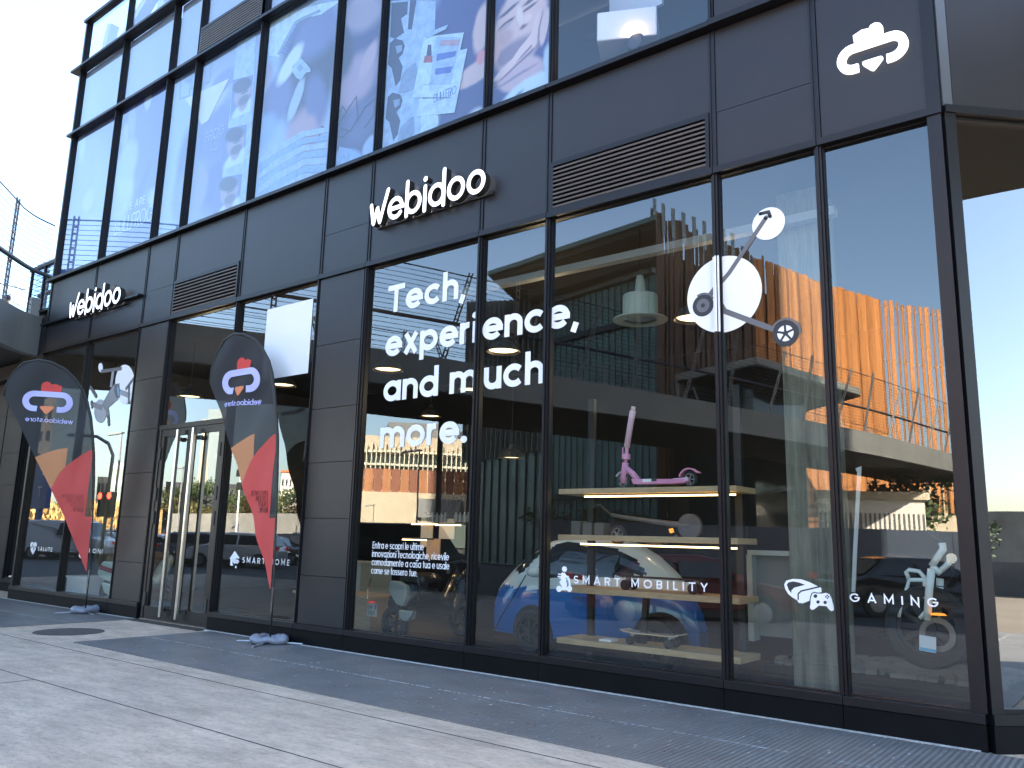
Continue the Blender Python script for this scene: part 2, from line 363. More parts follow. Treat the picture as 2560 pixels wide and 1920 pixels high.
# horizontal ledges, in bay-long pieces
def ledge(a, b, z, h, dep, zz=0):
    MB().box(X(a)+.004, X(b)-.004, -dep, .1, z-h/2, z+h/2).build('ledge', M_FRAME, bld)
bays = [(17, 15), (15, 13), (13, 12), (12, 10), (10, 8), (8, 7), (7, 5), (5, 4), (4, 2), (2, 1), (1, 0)]
for a, b in bays:
    MB().box(X(a)+(-.06 if a == 17 else .004), X(b)-(.004 if b else -.02), -.05, .1, ZT-.01, ZT+.06).build('transom', M_FRAME, bld)
    if a > 2: MB().box(X(a)+(-.13 if a == 17 else .004), X(b)-.004, -.11, .1, ZA-.035, ZA+.02).build('ledge', M_FRAME, bld)
    if a == 2: MB().box(X(a)+.004, X(b)+.04, -.13, .1, ZA-.045, ZA+.022).build('ledge', M_FRAME, bld)
for a, b in bays:
    if a == 1: continue
    MB().box(X(a)+(-.13 if a == 17 else .004), X(b)-.004, -.09, .1, ZE-.028, ZE+.026).build('ledge', M_FRAME, bld)
for a, b in bays[:4]:
    MB().box(X(a)+(-.28 if a == 17 else .004), X(b)-.004, -.13, .1, ZF-.026, ZF+.024).build('ledge', M_FRAME, bld)
for a, b in bays[:2]: MB().box(X(a)+(-.08 if a == 17 else 0), X(b), -.06, .06, ZTOP-.03, ZTOP+.04).build('parapet_cap', M_FRAME, bld)
MB().box(X(17)-.12, X(13)-.06, -.1, .0, 5.865, 5.905).build('sign_ledge', M_FRAME, bld)
# plinth and sill
sill = MB(); pl = MB()
segs = [(17, 15), (15, 13), (13, 12), (10, 8), (8, 7), (7, 5), (5, 4), (4, 2), (2, 1), (1, 0)]
for a, b in segs:
    x0, x1 = X(a)+.003, X(b)-.003
    if a == 17: x0 -= .06
    if b == 12: x1 -= .02
    MB().box(x0, x1, -.055, .12, .205, ZG).build('sill', M_FRAME, bld, bevel=.004)
    MB().box(x0, x1, -.045, .1, -.05, .2).build('plinth', M_DARK, bld)
# cladding
def panel(x0, x1, z0, z1, y=0.0, m=None, name='cladding_panel'):
    return MB().box(x0, x1, y, y+.04, z0, z1).build(name, m or M_PANEL, bld)
seams = [ZG+.0, .93, 1.71, 2.485, 3.26, 4.2, ZT-.015]
for a, b in ((13, 12), (8, 7)):
    for z0, z1 in zip(seams[:-1], seams[1:]):
        panel(X(a)+.048, X(b)-.048, z0+.004, z1-.004, -.015)
    MB().box(X(a)+.045, X(b)-.045, .03, .06, ZG, ZT).build('backing', M_VOID, bld)
def band(a, b, zs, y=.0):
    for z0, z1 in zip(zs[:-1], zs[1:]): panel(X(a)+.038, X(b)-.038, z0+.003, z1-.003, y)
band(17, 15, [ZT+.07, 5.86, ZA-.05]); band(15, 13, [ZT+.07, 5.86, ZA-.05])
band(13, 12, [ZT+.07, 5.915, ZA-.05]); band(12, 10, [5.96, ZA-.05]); band(10, 8, [ZT+.07, ZA-.05])
band(8, 7, [ZT+.07, 5.915, ZA-.05]); band(7, 5, [ZT+.07, ZA-.05]); band(5, 4, [ZT+.07, ZA-.05])
band(4, 2, [5.94, ZA-.05]); band(2, 1, [ZT+.07, 5.915, ZA-.05]); band(2, 1, [ZA+.03, ZE-.05])
panel(X(1)+.04, X(0)-.1, ZT+.07, 11.5, .0)
MB().box(X(0)-.098, X(0)+.015, -.02, .06, ZT+.065, 12).build('corner_post', M_FRAME, bld)
MB().box(X(0)-.1, X(0)+.012, -.03, .06, ZG, ZT-.012).build('corner_post', M_FRAME, bld)
MB().box(X(17), X(0), .06, .1, ZT+.06, ZA).build('backing', M_VOID, bld)
def louver(a, b, z0, z1, n=10):
    x0, x1 = X(a)+.04, X(b)-.04
    MB().box(x0, x1, -.03, .05, z1-.06, z1).box(x0, x0+.04, -.03, .05, z0, z1-.06).box(x1-.04, x1, -.03, .05, z0, z1-.06).box(x0+.04, x1-.04, -.03, .05, z0, z0+.03).build('louver_frame', M_FRAME, bld)
    s = MB(); h = (z1-.06-z0-.03)/n
    for i in range(n):
        zc = z0+.03+h*(i+.5)
        s.add([(x0+.04, -.028, zc-h*.42), (x1-.04, -.028, zc-h*.42), (x1-.04, -.033, zc-h*.02), (x0+.04, -.033, zc-h*.02), (x0+.04, .03, zc+h*.4), (x1-.04, .03, zc+h*.4)],
              [(0, 1, 2, 3), (3, 2, 5, 4), (0, 4, 5, 1)])
    s.build('louver', M_LOUV, bld)
louver(12, 10, ZT+.07, 5.95, 9); louver(4, 2, ZT+.07, 5.93, 10); louver(12, 10, ZE+.04, 11.06, 10)
# upper windows
for a, b in bays[:9]: window(X(a)+.029, X(b)-.029, ZA+.022, ZE-.03, M_GLASSU)
for a, b in bays[:3]: window(X(a)+.029, X(b)-.029, ZE+.028, ZF-.028, M_GLASSU)
window(X(12)+.029, X(10)-.029, 11.08, ZF-.028, M_GLASSU)
for a, b in bays[4:9]: window(X(a)+.029, X(b)-.029, ZE+.028, ZTOP, M_GLASSU)
for a, b in bays[:2]: window(X(a)+.03, X(b)-.03, ZF+.035, ZTOP-.035, M_GLASSU)
window(X(13)+.03, X(12)-.03, ZF+.035, ZTOP-.035, M_GLASSU)
# ---- rear shell of the building: walls, slabs, unseen tower
M_SHELL = mat('shell_dark', (.05, .05, .055), .8, noise=(2, .2))
M_INT = mat('interior_dark', (.008, .008, .009), .85, noise=(1, .3))
M_IFLOOR = mat('interior_floor', (.03, .022, .016), .45, noise=(2, .25))
foot = [(X(17)+.02, .16), (X(0)-.08, .16), (9.9, 10.95), (9.9, 13), (X(17)+.02, 13)]
flat = lambda u, v, d: (u, v, d)
MB().prism(foot, flat, -.1, .05).build('shop_floor', M_IFLOOR, bld)
MB().prism(foot, flat, 5.32, 6.8).build('floor_slab', M_INT, bld)
MB().box(X(17)+.05, 9, 7.6, 7.75, .05, 5.3).build('inner_wall', M_INT, bld)
MB().box(X(17)-.05, X(17)+.02, .13, 13, .0, 12).build('side_wall', M_SHELL, bld)
MB().box(X(17)+.1, 9.8, 5.0, 5.1, 6.82, 11.9).build('inner_wall', mat('upper_wall', (.10, .13, .2), .8), bld)
MB().prism([(X(17)+.02, .3), (X(0)-.1, .3), (9.9, 11.1), (9.9, 13), (X(17)+.02, 13)], flat, 11.95, 12.05).build('roof_slab', mat('roof_slab', (.3, .3, .3), .8), bld)
MB().prism([(-13.5, 3), (1, 3), (10, 11), (10, 20), (-17, 20), (-17, 6)], flat, 12.06, 56).build('unseen_tower', M_SHELL, bld)  # unseen, shaped so its shadow reaches the street and timber slats
# roof bracing seen through the parapet glass
br = MB(); bm_ = mat('pale_steel', (.55, .62, .74), .5)
br.bar((-18.9, .45, 12.1), (-16.6, .45, 13.6), .22).bar((-18.9, .7, 13.1), (-17.2, .7, 12.2), .2).bar((-16.5, .5, 12.1), (-16.1, .5, 13.6), .3).bar((-18.95, .4, 12.1), (-18.6, .4, 13.3), .2)
br.build('roof_brace', bm_, bld)
# ---- 45 degree side wall on the right
QX, QY = X(0)+.02, 0.0; c45 = math.sqrt(.5)
def SW(u, z, d): return (QX+c45*u+c45*d, QY+c45*u-c45*d, z)   # d>0 outwards
def swbox(u0, u1, z0, z1, d0, d1, name, m):
    return MB().prism([(u0, z0), (u1, z0), (u1, z1), (u0, z1)], SW, d0, d1).build(name, m, bld)
swbox(0, .1, ZG, ZT-.01, -.08, .03, 'corner_post', M_FRAME); swbox(0, .09, ZT+.065, 12, -.05, .02, 'corner_post', mat('post_grey', (.10, .115, .13), .35, .3))
swbox(0, 15, .205, ZG, -.1, .05, 'sill', M_FRAME); swbox(0, 15, -.05, .2, -.1, .04, 'plinth', M_DARK)
swbox(0, 15, ZT-.01, ZT+.06, -.1, .05, 'transom', M_FRAME)
u = .1
while u < 14:
    u2 = u+1.45
    swbox(u+.01, u2-.01, ZT+.07, 12, -.04, .0, 'cladding_panel', M_PANEL)
    swbox(u2-.04, u2+.04, ZG, ZT-.012, -.08, .03, 'mullion', M_FRAME)
    f = MB()
    for z0, z1 in ((ZG, ZG+.03), (ZT-.04, ZT-.012)): f.prism([(u, z0), (u2-.04, z0), (u2-.04, z1), (u, z1)], SW, -.08, -.02)
    fo = f.build('window', M_FRAME, bld)
    MB().add([SW(u, ZG+.02, -.05), SW(u2-.03, ZG+.02, -.05), SW(u2-.03, ZT-.03, -.05), SW(u, ZT-.03, -.05)], [(0, 1, 2, 3)]).build('pane', M_GLASSS, fo, recalc=False)
    u = u2+.04
MB().prism([(.0, 12), (15, 12), (15, 30), (0, 30)], SW, -2.2, -2.0).build('unseen_tower_face', M_SHELL, bld)
# ---- lower wing on the left, set back .8 m
wing = thing('side_wing', 'grey panelled lower wing at the far left with a roof terrace on top', 'building', (-24, .8, 0))
def wbox(x0, x1, y0, y1, z0, z1, name, m): return MB().box(x0, x1, y0, y1, z0, z1).build(name, m, wing)
for z0, z1 in zip([.28, .93, 1.71, 2.485, 3.26, 4.2], [.93, 1.71, 2.485, 3.26, 4.2, 5.2]):
    for x0 in (-22.75, -23.85, -24.95, -27.0): wbox(x0, x0+1.04, .8, .84, z0+.004, z1-.004, 'cladding_panel', M_PANEL)
wbox(-28, -21.7, .84, .9, 0, 5.2, 'backing', M_VOID)
wbox(-28, X(17)-.04, .76, .95, .205, .28, 'sill', M_FRAME); wbox(-28, X(17)-.04, .78, .95, -.05, .2, 'plinth', M_DARK)
wbox(-21.72, -21.62, .76, .9, .28, 5.2, 'mullion', M_FRAME)
wf = MB().box(-21.62, -21.58, .8, .86, .32, 5.16).box(-21.62, X(17)-.06, .8, .86, .28, .32).box(-21.62, X(17)-.06, .8, .86, 5.16, 5.2).build('window', M_FRAME, wing)
MB().add([(-21.62, .83, .3), (X(17)-.06, .83, .3), (X(17)-.06, .832, 5.18), (-21.62, .832, 5.18)], [(0, 1, 2, 3)]).build('pane', M_GLASS, wf, recalc=False)
YT = .5; tL, tR, tTL, tTR = fp(64, 792, YT), fp(140, 771, YT), fp(74, 682, YT), fp(152, 648, YT)
zt0 = (tL[1]+tR[1])/2; zt1 = (tTL[1]+tTR[1])/2; xl = tL[0]; xr = X(17)-.05
for x0, x1 in ((xl+.05, xl+.75), (xl+.76, xr)): wbox(x0+.004, x1-.004, YT, .9, 5.1, zt0-.06, 'cladding_panel', M_PANEL)
wbox(-28, xl+.04, YT+.05, .9, 5.1, 5.45, 'cladding_panel', M_PANEL)
wbox(xl, xr, YT-.12, .7, zt0-.055, zt0, 'ledge', M_FRAME)
wbox(-28, X(17)-.05, .7, 7.6, 5.9, 6.05, 'terrace_floor', M_SHELL); wbox(-28, X(17)-.06, 7.4, 7.6, .0, 6, 'rear_wall', M_SHELL); wbox(-28.2, -28.0, .7, 7.6, 0, 6, 'end_wall', M_SHELL)
tr = thing('terrace_railing', 'glazed terrace railing with horizontal wires beside the left building corner', 'railing', (xl+1, YT, zt0))
pm_x = fp(115, 668, YT)[0]
for xx in (xl+.08, pm_x): MB().box(xx-.03, xx+.03, YT-.03, YT+.03, zt0, zt1-.03).build('post', M_FRAME, tr)
MB().box(xl, xr, YT-.05, YT+.05, zt1-.03, zt1+.05).build('top_rail', M_FRAME, tr)
MB().tube([(xl, YT+.25, zt0+.62), (xr, YT+.25, zt0+.62)], .06, 8).build('handrail', M_FRAME, tr)
wr = MB()
for i in range(14): wr.bar((xl+.05, YT+.1, zt0+.08+i*.1), (xr, YT+.1, zt0+.08+i*.1), .011)
wr.build('wire', M_GREY, tr)
MB().add([(xl+.05, YT, zt0), (xr, YT, zt0), (xr, YT+.001, zt1), (xl+.05, YT+.001, zt1)], [(0, 1, 2, 3)]).build('pane', glass_mat('rail_glass', (.55, .72, .9), .06), tr, recalc=False)
pr = MB(); xq = xl+.42
for z in range(10): pr.box(xq-.04, xq+.04, .7, .74, zt0+.1+z*.13, zt0+.17+z*.13)
pr.box(xq-.06, xq-.04, .69, .75, zt0, zt1-.1).box(xq+.04, xq+.06, .69, .75, zt0, zt1-.1).build('perforated_post', M_GREY, tr)
# ================================================================ window prints (behind the upper glass)
def desat(c):
    c = [q**1.3*.95 for q in c]; g = sum(c)/3
    return [q*.78+g*.26 for q in c]
def poster_mat(name, base, blobs, warp=.05):
    m = bpy.data.materials.new(name); m.use_nodes = True; n = m.node_tree; b = n.nodes['Principled BSDF']; b.inputs['Roughness'].default_value = .7
    g = n.nodes.new('ShaderNodeNewGeometry'); nz = n.nodes.new('ShaderNodeTexNoise'); nz.inputs['Scale'].default_value = 3; nz.inputs['Detail'].default_value = 5
    n.links.new(g.outputs['Position'], nz.inputs[0])
    sc = n.nodes.new('ShaderNodeVectorMath'); sc.operation = 'MULTIPLY_ADD'; sc.inputs[1].default_value = (warp*2,)*3; n.links.new(nz.outputs['Color'], sc.inputs[0]); n.links.new(g.outputs['Position'], sc.inputs[2])
    cur = None
    for bl in blobs:
        px, py, rx, rz, ang, col, soft = bl
        cx, cz = fp(px, py, .12); e1 = fp(px+rx, py, .12)[0]-cx; e2 = cz-fp(px, py+rz, .12)[1]
        s = n.nodes.new('ShaderNodeVectorMath'); s.operation = 'SUBTRACT'; s.inputs[1].default_value = (cx+warp, .12, cz+warp); n.links.new(sc.outputs[0], s.inputs[0])
        ro = n.nodes.new('ShaderNodeVectorRotate'); ro.rotation_type = 'Y_AXIS'; ro.inputs['Angle'].default_value = R(ang); n.links.new(s.outputs[0], ro.inputs[0])
        mu_ = n.nodes.new('ShaderNodeVectorMath'); mu_.operation = 'MULTIPLY'; mu_.inputs[1].default_value = (1/abs(e1), 0, 1/abs(e2)); n.links.new(ro.outputs[0], mu_.inputs[0])
        ln = n.nodes.new('ShaderNodeVectorMath'); ln.operation = 'LENGTH'; n.links.new(mu_.outputs[0], ln.inputs[0])
        mr = n.nodes.new('ShaderNodeMapRange'); mr.interpolation_type = 'SMOOTHSTEP'; mr.inputs[1].default_value = 1-soft; mr.inputs[2].default_value = 1+soft; mr.inputs[3].default_value = 1; mr.inputs[4].default_value = 0
        n.links.new(ln.outputs['Value'], mr.inputs[0])
        x = n.nodes.new('ShaderNodeMix'); x.data_type = 'RGBA'; x.inputs[7].default_value = (*desat(col), 1); x.inputs[6].default_value = (*desat(base), 1)
        if cur: n.links.new(cur, x.inputs[6])
        n.links.new(mr.outputs[0], x.inputs[0]); cur = x.outputs[2]
    if cur: n.links.new(cur, b.inputs['Base Color'])
    else: b.inputs['Base Color'].default_value = (*base, 1)
    return m
NAVY, SKIN, PALE, SKD, ICE = (.03, .05, .16), (.62, .42, .36), (.62, .75, .82), (.32, .24, .30), (.35, .5, .68)
DK = (.04, .05, .12)
frost = mat('frosted_film', (.30, .37, .45), .8, noise=(.5, .06))
prints = {
 (17, 15): ((.16, .24, .50), [(230, 400, 30, 90, 20, (.22, .3, .55), .6), (225, 610, 45, 70, -25, (.3, .42, .62), .5), (222, 500, 14, 26, 0, (.35, .42, .62), .4), (260, 480, 25, 110, 20, (.26, .36, .6), .5), (205, 360, 8, 40, 10, ICE, .6)]),
 (15, 13): ((.10, .18, .48), [(300, 470, 30, 80, 25, (.42, .55, .74), .25), (320, 400, 22, 50, 15, (.36, .48, .7), .3), (312, 340, 9, 30, 5, (.34, .42, .62), .4), (330, 300, 8, 50, 12, (.24, .34, .62), .6), (270, 560, 35, 70, 0, (.3, .42, .68), .6), (395, 500, 30, 25, -30, (.4, .55, .72), .4), (350, 480, 8, 60, -30, (.06, .12, .3), .4), (370, 250, 8, 22, 5, (.45, .55, .75), .4)]),
 (13, 12): ((.34, .5, .68), [(470, 420, 28, 100, 5, (.13, .2, .4), .3), (450, 500, 20, 60, 5, (.22, .33, .52), .4), (475, 185, 14, 20, 0, (.2, .3, .5), .3), (500, 300, 20, 16, -30, (.5, .6, .5), .3)]),
 (12, 10): ((.28, .40, .62), [(540, 330, 50, 70, 10, (.17, .25, .48), .3), (545, 460, 50, 70, 0, (.12, .2, .46), .4), (500, 470, 18, 50, 0, (.34, .36, .48), .3), (530, 240, 45, 45, 20, (.42, .52, .62), .3), (560, 200, 30, 25, 0, (.2, .28, .52), .3)]),
 (10, 8): ((.34, .52, .72), [(770, 170, 75, 150, 10, DK, .25), (790, 80, 60, 60, 0, (.16, .2, .42), .4), (760, 330, 50, 60, 20, (.50, .34, .40), .3), (690, 250, 40, 60, 20, (.18, .2, .42), .3), (665, 190, 16, 30, 0, (.42, .36, .5), .4), (725, 160, 35, 24, 40, PALE, .25), (790, 250, 25, 70, 15, (.14, .17, .38), .3), (770, 320, 20, 30, 0, (.5, .34, .4), .4), (740, 250, 12, 50, -25, (.4, .55, .72), .2), (660, 330, 30, 40, 0, (.25, .45, .72), .4)]),
 (8, 7): ((.05, .08, .24), [(905, 30, 55, 45, -20, (.40, .34, .42), .35), (890, 200, 55, 60, 30, (.46, .33, .42), .3), (920, 150, 35, 20, 60, (.55, .40, .45), .3), (850, 130, 30, 70, 20, DK, .3), (905, 300, 45, 50, 0, (.12, .14, .32), .4), (925, 370, 18, 30, -20, (.36, .5, .7), .2), (870, 395, 40, 20, -20, (.3, .45, .7), .3)]),
 (7, 5): ((.05, .08, .30), [(1190, 180, 60, 26, 12, (.70, .50, .46), .18), (1205, 70, 22, 60, -10, (.72, .52, .46), .2), (1203, 142, 12, 18, 0, (.80, .30, .30), .3), (1170, 300, 40, 60, 0, (.06, .09, .28), .4), (1040, 10, 55, 60, 0, (.30, .42, .6), .4), (1075, 320, 22, 45, 0, PALE, .3), (1190, 290, 20, 18, 0, (.6, .68, .7), .5)]),
 (5, 4): ((.06, .09, .32), [(1298, 68, 68, 108, -10, (.74, .54, .50), .10), (1290, 128, 60, 30, 5, (.36, .26, .34), .35), (1262, 96, 18, 20, 0, (.62, .42, .40), .4), (1270, 28, 27, 5, 22, (.16, .13, .2), .4), (1266, 60, 21, 4.5, 18, (.14, .10, .14), .4), (1262, 70, 18, 6, 18, (.60, .42, .42), .5), (1330, -4, 24, 5, 15, (.16, .13, .2), .4), (1322, 18, 20, 4, 15, (.2, .14, .18), .4),
   (1300, 40, 8, 26, 12, (.84, .66, .60), .4), (1311, 62, 13, 6, 20, (.28, .17, .2), .4), (1318, 46, 12, 12, 0, (.82, .62, .56), .4),
   (1300, 185, 62, 44, -12, (.66, .48, .50), .15), (1290, 150, 62, 12, 24, (.78, .58, .55), .18), (1292, 163, 60, 3, 24, (.38, .26, .32), .5), (1312, 126, 58, 11, 28, (.80, .60, .56), .18), (1316, 138, 56, 3, 28, (.36, .24, .30), .5), (1326, 100, 50, 11, 33, (.82, .62, .57), .18), (1330, 112, 48, 3, 33, (.36, .24, .30), .5), (1342, 72, 10, 42, -8, (.80, .60, .55), .2), (1351, 72, 3, 40, -8, (.4, .28, .32), .5), (1362, 66, 9, 44, -8, (.78, .58, .54), .2),
   (1290, 192, 50, 4, 10, (.40, .30, .38), .5), (1320, 236, 78, 40, 12, (.60, .76, .80), .14), (1290, 244, 20, 5, 30, (.25, .38, .52), .5), (1372, 150, 14, 40, 0, (.55, .70, .78), .3), (1238, 120, 12, 34, 0, (.74, .46, .42), .3)]),
}
for (a, b), (base, bl) in prints.items():
    MB().box(X(a)+.03, X(b)-.03, .12, .135, ZA+.0, ZE-.0).build('window_print', poster_mat('print_%d' % a, base, bl, .035), bld)
for a, b in bays[:3]: MB().box(X(a)+.03, X(b)-.03, .12, .135, ZE+.01, ZF-.01).build('window_film', frost, bld)
MB().box(X(12)+.05, X(10)-.05, .12, .135, 11.09, ZF-.05).build('window_film', frost, bld)
for a, b in bays[4:8]: MB().box(X(a)+.03, X(b)-.03, .12, .135, ZE+.01, ZTOP).build('window_film', frost, bld)
PK_ = .6
def pc(name, m, poly, Y=.116, th=.003):   # flat printed shape on the poster
    pts = [fp(x, y, Y) for x, y in poly]
    return MB().prism(pts, lambda u, v, d: (u, d, v), Y-th, Y-.0005).build(name, m, bld)
k_ = .38577
P2 = lambda L: [(640+a*k_, b*k_) for a, b in L]
P1 = lambda L: [(a*k_, b*k_) for a, b in L]
pm = lambda n, c: mat('print_'+n, tuple(q**1.3*.95 for q in c), .7, noise=(8, .25), )
mp_pale, mp_grey, mp_dark, mp_blue, mp_mid = pm('pale', (.55, .70, .78)), pm('grey', (.28, .38, .5)), pm('dark', (.03, .05, .13)), pm('blue', (.12, .2, .5)), pm('mid', (.42, .56, .7))
mp_skin = pm('skin', (.5, .38, .42)); mp_red = pm('red', (.45, .12, .14))
# the cards and black and white snapshots (bay 7-5)
pc('print_shape', mp_mid, P2([(862, 5), (1165, 10), (1160, 190), (1095, 240), (1070, 900), (820, 990)]))
pc('print_shape', mp_dark, P2([(880, 20), (985, 10), (980, 90), (940, 120), (960, 210), (905, 250), (870, 240)]), .1125)
pc('print_shape', mp_dark, P2([(1000, 0), (1040, 0), (1010, 190), (985, 190)]), .1125)
for dx, dy in ((0, 0), (-15, 350)):
    pc('print_shape', mp_dark, P2([(870+dx, 280+dy), (900+dx, 250+dy), (950+dx, 262+dy), (965+dx, 300+dy), (950+dx, 350+dy), (925+dx, 375+dy), (950+dx, 430+dy), (935+dx, 520+dy), (905+dx, 560+dy), (880+dx, 440+dy), (855+dx, 420+dy)]), .1125)
    pc('print_shape', mp_grey, P2([(905+dx, 300+dy), (948+dx, 290+dy), (945+dx, 330+dy), (915+dx, 350+dy)]), .1095)
    pc('print_shape', mp_grey, P2([(975+dx, 450+dy), (1010+dx, 420+dy), (1035+dx, 405+dy), (1042+dx, 470+dy), (1020+dx, 580+dy), (960+dx, 600+dy), (925+dx, 600+dy), (950+dx, 480+dy)]), .1095)
pc('print_shape', mp_pale, P2([(1090, 240), (1348, 210), (1255, 632), (1015, 632)]), .1065)
pc('print_shape', mp_pale, P2([(1310, 330), (1370, 315), (1287, 730), (1045, 756), (1060, 640), (1258, 636)]), .1045)
pc('print_shape', mp_mid, P2([(1170, 240), (1330, 240), (1260, 545), (1085, 552)]), .1035)
pc('print_shape', mp_dark, P2([(1115, 290), (1135, 290), (1138, 360), (1105, 362)]), .1005); pc('print_shape', mp_red, P2([(1095, 362), (1143, 362), (1143, 405), (1085, 408)]), .1005)
pc('print_shape', mp_pale, P2([(1080, 410), (1143, 405), (1130, 540), (1072, 552)]), .1005)
pc('print_shape', mp_blue, P2([(1175, 350), (1300, 330), (1290, 365), (1170, 395)]), .1005); pc('print_shape', mp_blue, P2([(1165, 445), (1275, 430), (1262, 470), (1160, 485)]), .1005)
pc('print_shape', mp_skin, P2([(1200, 262), (1325, 255), (1310, 295), (1190, 295)]), .1005); pc('print_shape', mp_mid, P2([(1110, 215), (1245, 160), (1230, 190), (1105, 250)]), .1005)
pc('print_shape', mp_pale, P2([(1070, 752), (1180, 745), (1185, 800), (1150, 860), (1065, 895)]), .1065)
# comb, wrist watch and striped shirt (bay 10-8)
pc('print_shape', mp_pale, P2([(95, 130), (300, 55), (440, 20), (560, 0), (420, 95), (265, 130), (190, 250), (150, 370), (80, 360)]))
cm = P2([(300, 110), (415, 60), (420, 75), (270, 150), (150, 360), (138, 350), (250, 140)])
pc('print_shape', mp_grey, cm, .1125)
for i in range(9): pc('print_shape', mp_blue, P2([(170+i*11, 335-i*22), (208+i*9, 340-i*22), (206+i*9, 348-i*22), (168+i*11, 345-i*22)]), .1105)
pc('print_shape', mp_mid, P2([(235, 430), (290, 375), (350, 440), (355, 465), (325, 470), (290, 520), (262, 505), (240, 470)]), .1125); pc('print_shape', mp_grey, P2([(262, 440), (290, 415), (310, 440), (282, 468)]), .1115)
mp_str = pm('stripe', (.30, .46, .66))
for i in range(9):
    y = 860+i*46
    pc('print_shape', mp_str if i % 2 else mp_mid, P2([(20, y+170), (120, y+90), (300, y-10), (480, y-40+i*6), (478, y-5+i*6), (310, y+28), (130, y+130), (15, y+215)]), .1125-.0008*(i % 3))
pc('print_shape', mp_str, P2([(540, 950), (620, 970), (700, 1020), (720, 1040), (560, 1090), (520, 1100)]), .1125)
tat = MB()                                 # tattooed petals
for q in ([(410, 890), (425, 820), (500, 850), (520, 895)], [(540, 800), (600, 700), (650, 625), (660, 760), (610, 850), (550, 830)], [(655, 790), (700, 700), (770, 640), (765, 740), (700, 830)], [(500, 860), (560, 690), (590, 730)], [(600, 850), (560, 890), (520, 880)]):
    tat.ribbon([fp(a, b, .113) for a, b in P2(q)], .022, lambda u, v, d: (u, d, v), .1105, .1115)
tat.build('print_shape', mp_dark, bld)
# framed pictures and portrait strip (bay 12-10 and 13-12)
pc('print_shape', mp_mid, P1([(1540, 260), (1659, 230), (1640, 640), (1610, 1330), (1395, 1410), (1440, 1150), (1480, 820)]))
for i_, (y0, y1, xs) in enumerate(((500, 780, (1510, 1640)), (820, 1110, (1450, 1600)), (1140, 1390, (1400, 1570)))):
    cx = (xs[0]+xs[1])/2; q = lambda a, b: (a*k_, b*k_)
    bl_ = [(*q(cx+5, y0+225), 30, 26, 10, (.55, .70, .78), .25), (*q(cx+5, y0+165), 11, 20, 0, (.40, .32, .38), .25), (*q(cx+3, y0+105), 21, 30, -8, (.46, .36, .42), .18), (*q(cx-2, y0+55), 23, 17, -12, (.05, .06, .15), .2), (*q(cx+12, y0+100), 9, 3, 0, (.12, .12, .2), .4), (*q(cx+8, y0+150), 14, 12, 0, (.14, .13, .22), .35)]
    pr_ = [fp(*q(a, b), .1125) for a, b in [(xs[0], y0+20), (xs[1], y0-15), (xs[1]-20, y1-60), (xs[0]-20, y1)]]
    MB().prism(pr_, lambda u, v, d: (u, d, v), .1095, .112).build('print_shape', poster_mat('portrait_%d' % i_, (.14, .22, .46), bl_, .012), bld)
for q in ([(1170, 490), (1235, 470), (1225, 620), (1165, 640)], [(1250, 430), (1370, 380), (1355, 530), (1240, 575)], [(1375, 900), (1420, 890), (1420, 960), (1370, 975)]):
    rr = [fp(a, b, .1125) for a, b in P1(q)]; MB().ribbon(rr, .03, lambda u, v, d: (u, d, v), .1125, .1145, True).build('print_shape', mp_grey, bld)
pc('print_shape', mat('print_cream', (.55, .6, .52), .7), P1([(1200, 640), (1485, 510), (1350, 780), (1310, 810), (1270, 745)]), .1125)
# WE ARE BULLFROG
wb = MB(); p0 = fp(310, 531, .11); p1 = fp(362, 512, .11)
F = lambda x0, z0: (lambda u, v, d: (x0+u, .110+d, z0+v))
letters(wb, 'WE ARE', .2, F(*p0), p1[0]-p0[0], height_per_x=.12, d0=0, d1=-.002, track=.25)
p0 = fp(285, 590, .11); p1 = fp(380, 556, .11)
letters(wb, 'BULLFROG', .14, F(*p0), p1[0]-p0[0], height_per_x=.24, d0=0, d1=-.002, track=.1)
wb.build('window_lettering', mp_pale, bld)
wb = MB(); p0 = fp(1084, 257, .10); p1 = fp(1140, 243, .10)
letters(wb, 'BULLFRO', .12, lambda u, v, d: (p0[0]+u, .100+d, p0[1]+v), p1[0]-p0[0], height_per_x=.09, d0=0, d1=-.001, track=.1)
wb.build('window_lettering', mp_blue, bld)
wb = MB(); p2 = fp(512, 357, .11)
letters(wb, 'FROG', .12, lambda u, v, d: (p2[0]+u, .110+d, p2[1]+v), .62, height_per_x=.14, d0=0, d1=-.001, track=.2)
wb.build('window_lettering', mp_mid, bld)
# room behind the clear upper window
MB().box(X(4)+.1, X(4)+.9, 1.2, 1.25, 8.4, 10.3).build('wall_picture', mat('picture_pale', (.6, .65, .7), .6), bld)
pj = thing('projector', 'white box projector hanging inside the clear upper window with one warm light', 'projector', (-3.9, .9, 7.9))
def q3(px, py, Y): a = fp(px, py, Y); return (a[0], Y, a[1])
MB().obox(q3(1572, 92, .9), (.34, .16, .0), (-.12, .26, 0), (0, 0, .2)).build('body', M_WHITE, pj, bevel=.02)
MB().lathe([(.0, 0), (.1, 0), (.12, .03), (.0, .03)], q3(1586, 102, .62), 'y', 24).build('lens', M_BLACK, pj)
MB().lathe([(0, 0), (.035, 0), (.035, .03), (0, .03)], q3(1580, 75, .6), 'y', 16).build('lamp', mat('warm_lamp', (1, .6, .3), emit=(1, .6, .3), es=6), pj)
MB().tube([q3(1470, 95, .9), q3(1530, 90, .9)], .05).tube([q3(1500, 60, .9), q3(1500, 95, .9), q3(1540, 110, .9)], .02).build('bracket', M_BLACK, pj)
